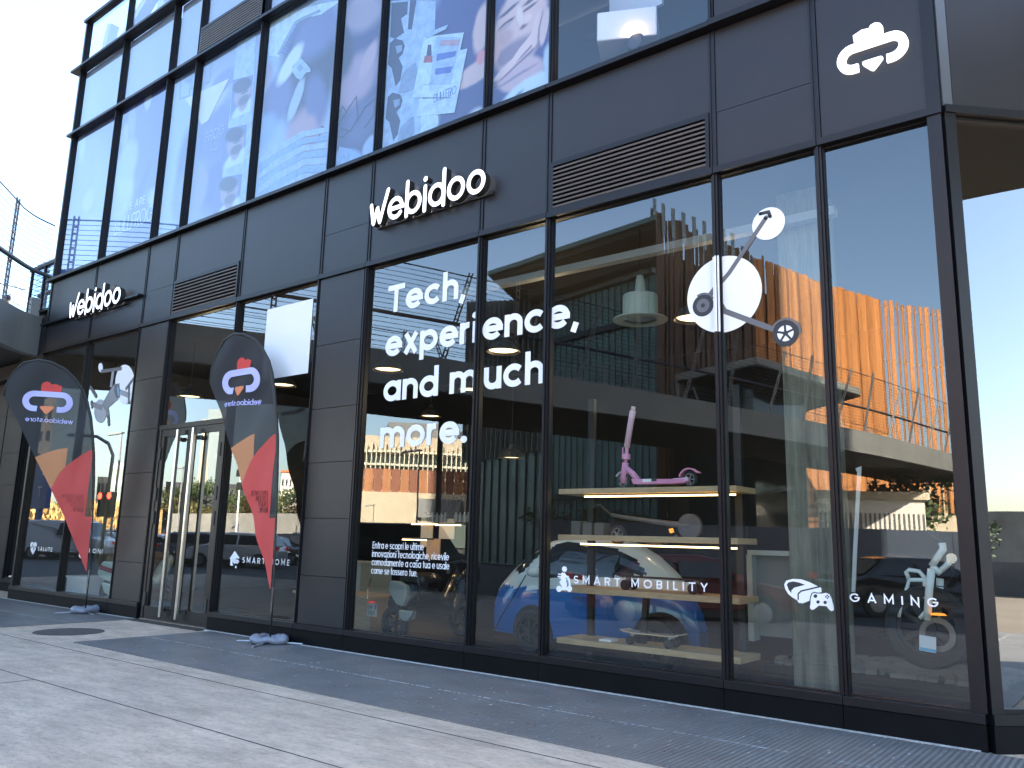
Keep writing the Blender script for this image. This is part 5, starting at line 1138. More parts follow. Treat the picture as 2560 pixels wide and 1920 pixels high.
def span(pts, z0, z1, w, name, m, par):
    n = len(pts); L_, R_ = [], []
    for i, p in enumerate(pts):
        d = (pts[min(i+1, n-1)]-pts[max(i-1, 0)]).normalized(); nn = Vector((d.y, -d.x)); L_.append(p); R_.append(p+nn*w)
    vs = [(q.x, q.y, z) for z in (z0, z1) for S in (L_, R_) for q in S]; fs = []
    for i in range(n-1): fs += [(i, i+1, n+i+1, n+i), (2*n+i, 3*n+i, 3*n+i+1, 2*n+i+1), (i, 2*n+i, 2*n+i+1, i+1), (n+i, n+i+1, 3*n+i+1, 3*n+i)]
    fs += [(0, n, 3*n, 2*n), (n-1, 3*n-1, 4*n-1, 2*n-1)]
    return MB().add(vs, fs).build(name, m, par)
M_MET0 = mat('pier_dark', (.05, .05, .06), .5)
fb = thing('footbridge', 'curving grey concrete footbridge with wire railings that joins the building at the far left', 'footbridge', (-15, -12, 5.5))
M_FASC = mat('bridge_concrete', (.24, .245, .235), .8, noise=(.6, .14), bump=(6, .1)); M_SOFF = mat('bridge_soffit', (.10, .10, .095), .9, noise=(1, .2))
span(FA, ZB0, ZB1, .22, 'fascia', M_FASC, fb)
nA, nB = len(FA), len(FB); FBr = [FB[min(nB-1, int(i*(nB-1)/(nA-1)))] for i in range(nA)]
vs = [(p.x, p.y, z) for z in (ZB0+.12, ZB1-.25) for P_ in (FA, FBr) for p in P_]; fs = []
for i in range(nA-1): fs += [(i, i+1, nA+i+1, nA+i), (2*nA+i, 3*nA+i, 3*nA+i+1, 2*nA+i+1), (nA+i, nA+i+1, 3*nA+i+1, 3*nA+i)]
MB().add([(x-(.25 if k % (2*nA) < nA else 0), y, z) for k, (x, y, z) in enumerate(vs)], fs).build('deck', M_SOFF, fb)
M_WIRE = mat('rail_wire', (.05, .055, .07), .5, .3); M_POST = mat('rail_post', (.22, .23, .24), .5, .4)
def along(P_, s):
    acc = 0
    for a, b in zip(P_[:-1], P_[1:]):
        L_ = (b-a).length
        if acc+L_ >= s: q = a+(b-a)*((s-acc)/L_); return q, (b-a).normalized()
        acc += L_
    return P_[-1], (P_[-1]-P_[-2]).normalized()
for side, P_, in ((1, FA), (-1, FB)):
    tot = sum((b-a).length for a, b in zip(P_[:-1], P_[1:])); s = 1.4 if side > 0 else 2.; idx = 0
    while s < tot:
        q, d = along(P_, s); nn = Vector((d.y, -d.x))*(-side)      # outward
        if side > 0: nn = Vector((-d.y, d.x))
        else: nn = Vector((d.y, -d.x))
        lean = (.55+.25*(idx % 2)) if s > 7 else .0
        b0_ = Vector((q.x-nn.x*.1, q.y-nn.y*.1, ZB1-.02)); t0 = b0_+Vector((nn.x*lean+d.x*.5*(-1)**idx*(s > 7), nn.y*lean+d.y*.5*(-1)**idx*(s > 7), 2.5))
        pm_ = MB(); off = Vector((d.x*.055, d.y*.055, 0))
        pm_.bar(b0_-off, t0-off, .035).bar(b0_+off, t0+off, .035)
        for k in range(14): c = b0_.lerp(t0, (k+.5)/14); pm_.bar(c-off, c+off, .02, .05)
        pm_.build('railing_post', M_POST, fb); s += 2.4; idx += 1
    wi = MB()
    for k in range(19):
        z = ZB1+.12+k*.125; o0_ = .55*(z-ZB1)/2.5
        pts = []
        for i, p in enumerate(P_):
            o_ = o0_*min(1, max(0, i-6)/14)
            d = (P_[min(i+1, len(P_)-1)]-P_[max(i-1, 0)]).normalized(); nn = Vector((-d.y, d.x)) if side > 0 else Vector((d.y, -d.x)); pts.append((p.x+nn.x*(o_-.1), p.y+nn.y*(o_-.1), z))
        if side < 0 and k % 2: continue
        wi.tube(pts, .008 if k < 18 else .02, 4)
    w_o = wi.build('wire', M_WIRE, fb); w_o['kind'] = 'stuff'
    pts = []
    for i, p in enumerate(P_):
        d = (P_[min(i+1, len(P_)-1)]-P_[max(i-1, 0)]).normalized(); nn = Vector((-d.y, d.x)) if side > 0 else Vector((d.y, -d.x)); pts.append((p.x-nn.x*.02, p.y-nn.y*.02, ZB1+1.05))
    MB().tube(pts, .055, 8).build('handrail', M_WIRE, fb, smooth=True)
MB().box(-20.75, -20.6, .2, .4, 6.4, 6.85).build('end_block', M_FASC, fb)
for q in ((-19.8, -13.5), (-16.2, -33)):
    MB().lathe([(.10, 0), (.10, ZB0+.25)], (q[0], q[1], -.15), n=20).build('pier', M_MET0, fb)
# man on the bridge
def person(name, label, loc, h=1.75, shirt=(.8, .8, .8), rz=0):
    t = thing(name, label, 'person', loc)
    bpy.context.view_layer.update()
    J = {'p': (0, 0, .52, .10), 'w': (0, 0, .62, .085), 'c': (0, .0, .74, .105), 'n': (0, .0, .835, .035), 'hb': (0, -.005, .875, .045), 'ht': (0, -.005, .945, .05),
         'ls': (-.1, 0, .80, .035), 'le': (-.15, .03, .64, .026), 'lw': (-.13, -.1, .56, .02), 'lh': (-.125, -.14, .55, .02), 'rs': (.1, 0, .80, .035), 're': (.15, .03, .64, .026), 'rw': (.13, -.1, .56, .02), 'rh': (.125, -.14, .55, .02),
         'lk': (-.055, -.01, .28, .04), 'lf': (-.06, 0, .04, .026), 'lt': (-.065, -.09, .02, .022), 'rk': (.055, -.01, .28, .04), 'rf': (.06, 0, .04, .026), 'rt': (.065, -.09, .02, .022), 'lp': (-.05, 0, .48, .06), 'rp': (.05, 0, .48, .06)}
    E_ = ['p w', 'w c', 'c n', 'n hb', 'hb ht', 'c ls', 'ls le', 'le lw', 'lw lh', 'c rs', 'rs re', 're rw', 'rw rh', 'p lp', 'lp lk', 'lk lf', 'lf lt', 'p rp', 'rp rk', 'rk rf', 'rf rt']
    ks = list(J); me = bpy.data.meshes.new('body'); me.from_pydata([tuple(c*h for c in J[k][:3]) for k in ks], [tuple(ks.index(x) for x in e.split()) for e in E_], [])
    o = bpy.data.objects.new('body', me); C.objects.link(o); o.parent = t; WL[o.name] = Vector(loc)
    md = o.modifiers.new('skin', 'SKIN')
    for i, k in enumerate(ks): me.skin_vertices[0].data[i].radius = (J[k][3]*h*(1.25 if k in 'pwc' else 1), J[k][3]*h*.9)
    me.skin_vertices[0].data[0].use_root = True
    o.modifiers.new('sub', 'SUBSURF').levels = 1; o.modifiers['sub'].render_levels = 2
    sk = mat('skin_tone', (.36, .22, .16), .6); me.materials.append(sk)
    x, y, z = loc
    MB().lathe([(.115*1, .5*h), (.17, .52*h), (.16, .62*h), (.19, .74*h), (.185, .8*h), (.08, .835*h), (.06, .845*h)], (x, y, z), n=20).build('shirt', mat('shirt_white', shirt, .8), t, smooth=True)
    MB().lathe([(.09, .905*h), (.098, .93*h), (.088, .97*h), (.05, .99*h), (0, .995*h)], (x, y-.005, z), n=20).obox((x+.06, y-.1, z+.925*h), (.06, 0, 0), (0, .06, 0), (0, 0, .006)).build('cap', mat('cap_dark', (.05, .03, .06), .8), t, smooth=True)
    for sgn in (-1, 1):
        sl = MB().tube([(x+sgn*.1*h, y, z+.8*h), (x+sgn*.14*h, y+.02*h, z+.68*h)], [.075, .06], 12); sl.build('sleeve', MATS['shirt_white'], t, smooth=True)
        MB().tube([(x+sgn*.05*h, y, z+.5*h), (x+sgn*.055*h, y-.01*h, z+.28*h), (x+sgn*.06*h, y, z+.05*h)], [.11, .09, .075], 12).build('trouser_leg', mat('trouser_dark', (.04, .045, .06), .8), t, smooth=True)
    return t
v = ray(19, 741); tt = (7.86-1.5)/v.z; PP = CAM0+v*tt
person('person', 'person in a dark cap and white shirt walking on the footbridge at the far left', (PP.x, PP.y, 6.17))
# white upright sails behind the terrace rail
for i, (x, l) in enumerate(((-21.6, 'pale upright banner behind the terrace railing, left of the two'), (-20.3, 'pale upright banner behind the terrace railing, right of the two'))):
    tag(MB().prism([(x, 6.2), (x+.32, 6.2), (x+.42, 9.0-i*.3), (x+.12, 9.2-i*.3)], lambda u, v, d: (u, 3.6+d, v), 0, .04).build('banner', mat('sail_white', (.85, .85, .85), .8)), l, 'banner')
# ---- generic building with a window grid
def wins(mb, p0, d, L, z0, z1, nx, nz, fw=.6, fh=.6, dep=.06, mi=0, n=None):
    n = n or Vector((d.y, -d.x, 0))
    for i in range(nx):
        for k in range(nz):
            c = p0+d*(L*(i+.5)/nx)+Vector((0, 0, z0+(z1-z0)*(k+.5)/nz)); mb.obox(c+n*dep*.5, d*(L/nx*fw/2), n*(dep/2), Vector((0, 0, (z1-z0)/nz*fh/2)), mi)
def block(name, label, a, b, depth, z0, z1, m, cat='building', nx=0, nz=0, wm=None, roof=None, fw=.6, fh=.6, par=None, skew=True):
    """front edge a->b (2D, real coordinates), front faces the shop (+y)"""
    a = Vector((a[0], a[1], 0)); b = Vector((b[0], b[1], 0)); d = (b-a); L = d.length; d.normalize(); n = Vector((-d.y, d.x, 0))
    if n.y < 0: n = -n
    t = par or thing(name, label, cat, tuple((a+b)/2))
    V0 = Vector((0, 7.4374, 0)); ra, rb = ((a-V0).normalized(), (b-V0).normalized()) if skew else (-n, -n)
    def slab(e, f_, za, zb, nm, mm):
        p = [a-d*e+n*f_, b+d*e+n*f_, b+d*e+rb*depth, a-d*e+ra*depth]
        MB().prism([(q.x, q.y) for q in p], lambda u, v, dd: (u, v, dd), za, zb).build(nm, mm, t)
    slab(0, 0, z0, z1, 'wall', m)
    if nx:
        w_ = MB(); wins(w_, a, d, L, z0+.3, z1-.4, nx, nz, fw, fh, .06, n=n); w_.build('window', wm, t)
    if roof: slab(.15, .3, z1, z1+.4, 'roof', roof)
    return t, a, d, n, L
M_TEAL = mat('teal_glass', (.10, .20, .20), .3, .0, .5, noise=(.35, .4)); M_DKG = mat('dark_glass', (.02, .03, .035), .08, 0, .9); M_MET = mat('mullion_dark', (.03, .035, .04), .4, .4)
M_CREAM = mat('cream_wall', (.50, .44, .33), .85, noise=(.8, .1)); M_ROOFD = mat('roof_dark', (.022, .022, .024), .8)
# dark glass building with deep eaves
gA, gB = Vector((-19.2, -28.4, 0)), Vector((-27.5, -30.3, 0))
gt = thing('glass_building', 'dark teal glass building with deep black eaves, mirrored in the shelf window', 'building', (-23, -30, 0))
a = gB.copy(); d = (gA-gB); L = d.length; d.normalize(); n = Vector((-d.y, d.x, 0)); bk_ = Vector((-.47, -.88, 0))
def gprism(a0, a1, back, fwd, z0, z1, name, m):
    p = [a+d*a0+n*fwd, a+d*(L+a1)-bk_*fwd*1.03, a+d*(L+a1)+bk_*back, a+d*a0+bk_*back]
    MB().prism([(q.x, q.y) for q in p], lambda u, v, dd: (u, v, dd), z0, z1).build(name, m, gt)
gprism(0, 0, 12, 0, -.1, 15.0, 'wall', M_TEAL)
fm = MB()
for i in range(19): p = a+d*(L*i/18)+n*.08; fm.bar(p, p+Vector((0, 0, 15)), .035, .06)
fm.build('mullion', M_MET, gt)
for z in (3.8, 8.2, 12.7): MB().obox(a+d*L/2+n*.12+Vector((0, 0, z)), d*L/2, n*.14, Vector((0, 0, .16))).build('floor_edge', M_MET, gt)
MB().obox(a+d*L/2+n*.2+Vector((0, 0, 15.15)), d*(L/2), n*.15, Vector((0, 0, .14))).build('gutter', mat('gutter_grey', (.12, .14, .15), .5), gt)
gprism(-1.2, .0, 14, 3.0, 16.25, 16.55, 'eaves', M_ROOFD); gprism(-.4, -.1, 13, 1.2, 15.35, 16.25, 'roof', M_ROOFD); gprism(-1.5, .0, 14.5, 3.3, 16.56, 16.8, 'roof_edge', mat('roof_edge_teal', (.10, .2, .22), .5))
# lower volume with letters and upright fins
g2, a2, d2, n2, L2 = block('fin_building', 'dark glass building with roof letters and tall fins, mirrored in the narrow window', (-36.8, -34.5), (-27.6, -30.6), 10, -.1, 13.6, M_TEAL)
for i in range(16):
    p = a2+d2*(L2*i/15)+n2*.3
    MB().bar(p+Vector((0, 0, 6.5)), p+Vector((0, 0, 17.8-.15*i)), .10, .55, up=tuple(n2)).build('fin', mat('fin_grey', (.10, .12, .13), .5), g2)
MB().bar(a2+n2*.3+Vector((0, 0, 16.2)), a2+d2*L2+n2*.3+Vector((0, 0, 15.2)), .08).bar(a2+n2*.3+Vector((0, 0, 8.5)), a2+d2*L2+n2*.3+Vector((0, 0, 8.5)), .16).build('fin_rail', M_MET, g2)
for i in range(9): p = a2+d2*(L2*i/9)+n2*.06; MB().bar(p, p+Vector((0, 0, 13.6)), .06, .12).build('mullion', M_MET, g2)
le = MB(); o2 = a2+d2*L2+n2*.7+Vector((0, 0, 13.7)); letters(le, 'OYMIA', .16, lambda u, v, dd: (o2-d2*u+n2*dd+Vector((0, 0, v))), 3.4, height_per_x=.85, d0=.12, d1=0, track=.25); le.build('letters', mat('letters_grey', (.30, .31, .30), .5), g2)
# ---- timber slat building
WP = smooth([(-21.35, -31.6), (-21.1, -34.0), (-19.9, -38.9), (-18.7, -45), (-17.3, -51.3), (-15.2, -57), (-11.5, -63.5), (-6.5, -70)], 6)
tw = thing('timber_building', 'tall curved building wrapped in orange timber slats, mirrored in the right windows', 'building', (-18, -45, 0))
M_TIM_SHADE = mat('shaded_timber', (.10, .055, .035), .6, noise=(1.6, .3, (3, 3, .12))); M_TIM = mat('orange_timber', (.50, .21, .07), .6, noise=(1.6, .28, (3, 3, .12))); M_TIM2 = mat('brown_timber', (.34, .14, .055), .6, noise=(1.6, .28, (3, 3, .12)))  # dark timber: tower shadow on the near slats put into the colour
tot = sum((b-a).length for a, b in zip(WP[:-1], WP[1:])); s = 0.3; idx = 0; sl = []
top_at = lambda s: 20.0
while s < tot and idx < 99:
    q, dd_ = along(WP, s); f = 0 if q.y > -48 else (.61 if q.y > -56.2 else .8); nn = Vector((-dd_.y, dd_.x)); 
    if nn.x < 0: nn = -nn
    jit = random.uniform(-.15, .35) if q.y > -43 else random.uniform(-.06, .12)
    wd = (.34 if q.y > -44.5 else .44) if f < .62 else .28
    p = Vector((q.x, q.y, 4.2)); m_ = M_TIM_SHADE if q.y > -42 else (M_TIM if (idx % 3 or f > .6) else M_TIM2)
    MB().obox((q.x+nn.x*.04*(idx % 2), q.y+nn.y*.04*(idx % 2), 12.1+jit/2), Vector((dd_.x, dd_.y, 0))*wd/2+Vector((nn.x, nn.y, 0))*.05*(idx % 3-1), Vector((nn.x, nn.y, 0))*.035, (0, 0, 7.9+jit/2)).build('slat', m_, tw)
    s += .47 if f < .62 else .62; idx += 1
iw = MB()
cut = next(i for i, p in enumerate(WP) if p.y < -56.2)
for i in range(cut):
    a_, b_ = WP[i], WP[i+1]; dd_ = (b_-a_).normalized(); nn = Vector((-dd_.y, dd_.x)); nn = -nn if nn.x < 0 else nn
    if a_.y > -43: continue
    iw.add([(a_.x-nn.x*.25, a_.y-nn.y*.25, 0), (b_.x-nn.x*.25, b_.y-nn.y*.25, 0), (b_.x-nn.x*.25, b_.y-nn.y*.25, 19.4), (a_.x-nn.x*.25, a_.y-nn.y*.25, 19.4)], [(0, 1, 2, 3)])
iw.add([(-21.6, -31.6, 0), (-32, -48, 0), (-32, -48, 19.3), (-21.6, -31.6, 19.3)], [(0, 1, 2, 3)])
iw.build('inner_wall', mat('timber_back', (.30, .13, .055), .7, noise=(1.5, .3, (3, 3, .15))), tw, recalc=False)
dw = MB()
dw.add([(-21.9, -31.6, 0), (-19.6, -45.4, 0), (-19.6, -45.4, 18.2), (-21.9, -31.6, 18.2)], [(0, 1, 2, 3)])
dw.build('inner_glass', mat('inner_glass', (.02, .024, .026), .4), tw, recalc=False)
for z in (7.5, 11.2, 15.4, 19.6):
    rl = MB()
    for i in range(len(WP)-1): rl.bar((WP[i].x-.15, WP[i].y-.05, z), (WP[i+1].x-.15, WP[i+1].y-.05, z), .07)
    rl.build('rail', mat('rail_pale', (.5, .42, .32), .5), tw)
for i in range(9):
    q, dd_ = along(WP, .4+i*.95); MB().obox((q.x+.12, q.y, 19.9), Vector((dd_.x, dd_.y, 0))*.16, (.02, .0, 0), (0, 0, .95)).build('glass_fin', mat('fin_glass', (.25, .33, .36), .2), tw)
# dark slatted volume far right behind the open screen
dk, a3, d3, n3, L3 = block('slatted_hall', 'low dark slatted hall behind the open timber screen', (-14, -76), (4, -84), 12, 0, 13.5, mat('slat_black', (.03, .03, .03), .8))
ss = MB()
for i in range(60): p = a3+d3*(L3*i/59)+n3*.1; ss.bar(p, p+Vector((0, 0, 13.5)), .12, .1)
ss_ = ss.build('slat_screen', M_TIM2, dk)
# canopy under the timber building and the pale building seen under the bridge
block('pale_building', 'low pale office building seen under the footbridge near the right corner', (-20.5, -57), (-8, -66), 10, 0, 6.5, M_CREAM, nx=10, nz=2, wm=M_DKG, fw=.75, fh=.4)
block('white_booth', 'white corrugated booth under the footbridge by the dark hoarding', (-14.2, -36.5), (-9.8, -40), 3, 0, 4.0, mat('white_slat', (.6, .6, .56), .6), nx=22, nz=1, wm=mat('slat_shadow', (.12, .12, .12), .7), fw=.35, fh=.8, roof=M_CREAM)
cn = [mirg(1690, 40), mirg(1905, 35.5), mirg(2165, 42.5), mirg(2000, 49), mirg(1750, 46)]
cy = thing('canopy', 'dark flat canopy with a pale edge in front of the timber building', 'canopy', tuple(cn[1]))
MB().prism([(p.x, p.y) for p in cn], lambda u, v, dd: (u, v, dd), 9.55, 9.9).build('roof', mat('canopy_edge', (.30, .31, .29), .7), cy)
MB().prism([(p.x, p.y) for p in cn[:4]], lambda u, v, dd: (u, v, dd), 9.45, 9.54).build('soffit', M_ROOFD, cy)
cw = [mirg(1720, 42), mirg(1890, 38.5), mirg(2020, 43), mirg(1900, 47)]
MB().prism([(p.x, p.y) for p in cw], lambda u, v, dd: (u, v, dd), 0, 9.44).build('glass_box', M_DKG, cy)
# hoarding with faint letters
ho = thing('hoarding', 'dark blue building site hoarding with pale lettering, mirrored low in the right windows', 'hoarding', (-9, -23, 0))
hA, hB = Vector((-17.0, -15.6, -.15)), Vector((-2.5, -29.6, -.15)); hd = (hB-hA).normalized(); hn = Vector((-hd.y, hd.x, 0)); hn = hn if hn.x > 0 else -hn; hL = (hB-hA).length
for i in range(8): MB().obox(hA+hd*(hL*(i+.5)/8)+Vector((0, 0, 1.15)), hd*(hL/16-.01), hn*.03, Vector((0, 0, 1.15))).build('hoarding_board', mat('hoarding_blue', (.045, .06, .09), .5, noise=(.7, .2)), ho)
M_HL = mat('hoarding_letters', (.14, .155, .18), .6)
for s_, w_, tx in ((5.2, .9, 'Unibo'), (8.6, .9, 'Unibo'), (12.0, 1.5, 'idibOndi')):
    l_ = MB(); o_ = hA+hd*(s_+w_)+hn*.04+Vector((0, 0, 1.25)); letters(l_, tx, .17, lambda u, v, dd: o_-hd*u+hn*dd+Vector((0, 0, v)), w_, height_per_x=.13, d0=.006, d1=0, track=.12); l_.build('lettering', M_HL, ho)
# ---- office building with white fins, brown screen band, viaduct wall
T1 = 110
pL, pR = mirg(880, T1), mirg(1420, T1+6)
of, a4, d4, n4, L4 = block('office_building', 'long sunlit office building with white fins, mirrored beneath the word more', (pL.x, pL.y), (pR.x, pR.y), 15, 0, 14.6, mat('office_glass', (.10, .13, .12), .2, 0, .8), roof=mat('office_roof', (.42, .36, .28), .8))
M_FIN = mat('office_fin', (.62, .60, .50), .7)
for k in range(5): MB().obox(a4+d4*L4/2+n4*.5+Vector((0, 0, 5.6+k*1.8)), d4*L4/2, n4*.5, Vector((0, 0, .13))).build('floor_band', M_FIN, of)
nf = 46
for i in range(nf):
    p = a4+d4*(L4*(i+.5)/nf)+n4*1.0; MB().obox(p+Vector((0, 0, 8.8+.6*((i*7) % 3)/2)), d4*.05, n4*.3, Vector((0, 0, 4.6))).build('fin', M_FIN, of)
MB().obox(a4+d4*L4/2+n4*.3+Vector((0, 0, 13.6)), d4*L4/2, n4*.25, Vector((0, 0, 1.1))).build('parapet', mat('parapet_tan', (.42, .36, .28), .8), of)
MB().obox(a4+d4*L4*.28-n4*4+Vector((0, 0, 16)), d4*4.5, n4*3, Vector((0, 0, 1.2))).obox(a4+d4*L4*.6-n4*4+Vector((0, 0, 15.6)), d4*3.5, n4*3, Vector((0, 0, .9))).build('plant_room', mat('plant_grey', (.16, .17, .18), .7), of)
pL, pR = mirg(850, 70), mirg(1440, 72)
vw, a5, d5, n5, L5 = block('viaduct_wall', 'cream concrete viaduct wall with a brown screen on top', (pL.x, pL.y), (pR.x, pR.y), 3, 2.6, 5.2, M_CREAM, 'wall')
MB().obox(a5+d5*L5*.18-n5*1.4+Vector((0, 0, 1.3)), d5*L5*.18, n5*.8, Vector((0, 0, 1.35))).build('wall_base', M_CREAM, vw)
for i in range(26): 
    p = a5+d5*(L5*(i+.5)/26)-n5*.2; MB().obox(p+Vector((0, 0, 6.2)), d5*(L5/52-.02), n5*.04, Vector((0, 0, 1.0))).build('screen_board', [M_TIM2, mat('rust_board', (.22, .085, .05), .7)][i % 2], vw)
MB().obox(a5+d5*L5*.40+n5*.4+Vector((0, 0, 3.9)), d5*1.9, n5*.3, Vector((0, 0, .8))).build('sign_box', mat('sign_grey', (.22, .23, .24), .6), vw)
lp_ = MB()
def lamp_post(name, label, px, t, h, r=.06, arm=.9, head=True, grp='street lamps'):
    p = mirg(px, t, -.15); o = thing(name, label, 'street lamp', tuple(p), grp)
    MB().tube([p, p+Vector((0, 0, h))], [r, r*.7], 8).build('pole', mat('pole_grey', (.30, .31, .32), .5, .3), o)
    MB().obox(p+Vector((-arm*.4, arm*.2, h)), (arm*.5, -arm*.22, .06), (.06, .12, 0), (0, 0, .035)).build('lamp_head', MATS['pole_grey'], o)
lamp_post('street_lamp', 'slim street lamp seen to the right of the left feather flag', 272, 45, 6.9, .08)
lamp_post('street_lamp', 'tall pale lamp before the finned office building', 1034, 38, 5.6, .05)
lamp_post('street_lamp', 'short lamp before the cream viaduct wall, left of the tall one', 925, 62, 3.9, .05, .7)
lamp_post('street_lamp', 'lamp seen through the left leaf of the entrance doors', 438, 60, 6.2, .06)
fl = mirg(586, 55, -.15); o = thing('floodlight_mast', 'white mast with floodlights seen between the doors and the second flag', 'mast', tuple(fl))
MB().tube([fl, fl+Vector((0, 0, 6.4))], .07, 8).build('pole', M_WHITE, o); MB().obox(fl+Vector((0, 0, 5.6)), (.45, 0, 0), (0, .1, 0), (0, 0, .25)).obox(fl+Vector((0, 0, 4.7)), (.45, .1, 0), (0, .1, 0), (0, 0, .25)).build('floodlight', M_BLACK, o)
# traffic light
tp = mirg(251, 33, -.15); o = thing('traffic_light', 'traffic light with red arrows on a curved arm, seen beside the left flag', 'traffic light', tuple(tp))
MB().tube([tp, tp+Vector((0, 0, 3.6)), tp+Vector((.06, 0, 4.6)), tp+Vector((-.25, .1, 5.1)), tp+Vector((-.9, .3, 5.4)), tp+Vector((-2.4, .8, 5.5))], .07, 8).build('pole', M_GREY, o, smooth=True)
for dx in (-.38, .38): MB().obox(tp+Vector((dx, 0, 2.6)), (.16, 0, 0), (0, .12, 0), (0, 0, .5)).build('signal_head', M_BLACK, o); MB().lathe([(0, 0), (.13, 0), (.13, .03), (0, .03)], tuple(tp+Vector((dx, .125, 2.95))), 'y', 16).build('red_light', emis('signal_red', (1, .04, .02), 4), o)
# blue totem sign
bt = mirg(83, 44, -.15); o = thing('totem_sign', 'dark blue totem sign with pale letters behind the left flag', 'sign', tuple(bt))
MB().obox(bt+Vector((0, 0, 3.9)), (.95, 0, 0), (0, .12, 0), (0, 0, 1.3)).obox(bt+Vector((0, 0, 1.3)), (.25, 0, 0), (0, .1, 0), (0, 0, 1.35)).build('board', mat('totem_blue', (.02, .06, .25), .5), o)
l_ = MB()
for tx, z_, hx in (('F', 4.25, .5), ('T', 3.1, .4)): letters(l_, tx, .2, lambda u, v, dd: (bt.x+.25-u, bt.y+.13+dd, z_+v), .45, height_per_x=hx, d0=.01, d1=0)
l_.build('letters', M_WHITE, o)
# ---- left and middle distance
block('apartment_block', 'grey apartment block with rows of balconies at the far left', tuple(mirg(20, 100))[:2], tuple(mirg(92, 96))[:2], 14, 0, 22, mat('apartment_grey', (.30, .29, .27), .8), nx=4, nz=8, wm=M_DKG, fw=.5, fh=.45, roof=M_CREAM)
block('white_building', 'pale glass office far behind the lamp post at the left', tuple(mirg(258, 150))[:2], tuple(mirg(330, 150))[:2], 14, 0, 13.5, mat('pale_green_glass', (.35, .42, .38), .4), nx=12, nz=4, wm=mat('soft_glass', (.22, .28, .27), .3), fw=.8, fh=.6)
block('beige_building', 'small beige building left of the traffic light', tuple(mirg(226, 120))[:2], tuple(mirg(256, 120))[:2], 9, 0, 9, M_CREAM, nx=3, nz=3, wm=M_DKG)
st_, a6, d6, n6, L6 = block('stone_tower', 'stone clad tower with a slanted glass front seen in the right door leaf', tuple(mirg(478, 170))[:2], tuple(mirg(535, 170))[:2], 12, 0, 25, mat('stone_tan', (.42, .39, .32), .8), nx=5, nz=9, wm=mat('stone_joint', (.36, .33, .27), .8), fw=.9, fh=.9)
p = a6+d6*L6*.62+n6*.1; MB().prism([(0, 8), (L6*.55, 8), (L6*.5, 27), (-1.5, 27)], lambda u, v, dd: p+d6*u+n6*dd+Vector((0, 0, v)), 0, 1).build('glass_front', mat('tower_glass', (.18, .24, .27), .25), st_)
block('dark_hall', 'long dark hall with small windows seen in the doors', tuple(mirg(400, 120))[:2], tuple(mirg(640, 125))[:2], 10, 0, 8.6, mat('hall_dark', (.04, .045, .06), .7), nx=16, nz=4, wm=mat('hall_pane', (.13, .14, .18), .4), fw=.4, fh=.3)
block('white_house', 'white house with an orange roof seen right of the second flag', tuple(mirg(690, 150))[:2], tuple(mirg(748, 150))[:2], 10, 0, 12.5, mat('house_white', (.65, .6, .55), .8), nx=6, nz=4, wm=M_DKG, roof=mat('roof_orange', (.55, .16, .07), .8), fw=.4, fh=.4)
block('red_house', 'small grey and red house at the right end of the distant row', tuple(mirg(752, 120))[:2], tuple(mirg(790, 118))[:2], 8, 0, 8, mat('house_red', (.4, .1, .07), .8), nx=3, nz=3, wm=mat('house_grey', (.4, .42, .45), .7), fw=.6, fh=.6)
def wallseg(name, label, p, q, h, m, th=.2, z0=-.15):
    p, q = Vector((p.x, p.y, 0)), Vector((q.x, q.y, 0)); d = (q-p).normalized(); n = Vector((-d.y, d.x, 0))
    tag(MB().obox((p+q)/2+Vector((0, 0, (z0+h)/2)), (q-p)/2, n*th/2, Vector((0, 0, (h-z0)/2))).build(name, m), label, 'wall')
wallseg('retaining_wall', 'grey retaining wall behind the parked cars', mirg(420, 75), mirg(800, 62), 3.0, mat('retaining_grey', (.22, .22, .21), .85, noise=(1, .2)))
wallseg('brick_wall', 'low brown wall behind the parked cars', mirg(380, 58), mirg(830, 52), 1.25, mat('brick_brown', (.16, .06, .045), .85, noise=(2, .2)))
# dry bank
bankp = [mirg(px, 72) for px in (-250, -60, 30, 120, 210, 300, 380)]; bank = MB(); vs = []; nb = 9
for i in range(60):
    px = -250+i*11.; 
    for j in range(nb):
        q = mirg(px, 60+j*5); vs.append((q.x, q.y, -.15+(min(1, j/5)**.8)*3.4*(1+.12*math.sin(i*.7+j))+random.uniform(-.12, .12)))
bank.add(vs, [(i*nb+j, i*nb+j+1, (i+1)*nb+j+1, (i+1)*nb+j) for i in range(59) for j in range(nb-1)])
structure(bank.build('terrain', mat('dry_grass', (.42, .27, .10), .95, noise=(.8, .4)), smooth=True))
gr = MB(); rnd = random.Random(5)
for i in range(2600):
    px = rnd.uniform(-150, 370); q = mirg(px, rnd.uniform(62, 92)); z = 1.2+rnd.random()*2.2; s = rnd.uniform(.1, .3); a_ = rnd.random()*3.1
    gr.add([(q.x-s*math.cos(a_), q.y-s*math.sin(a_), z), (q.x+s*math.cos(a_), q.y+s*math.sin(a_), z), (q.x, q.y, z+s*2.4)], [(0, 1, 2)])
tag(gr.build('dry_grass', MATS['dry_grass']), 'tall dry orange grass on the bank beyond the road', 'grass', kind='stuff')
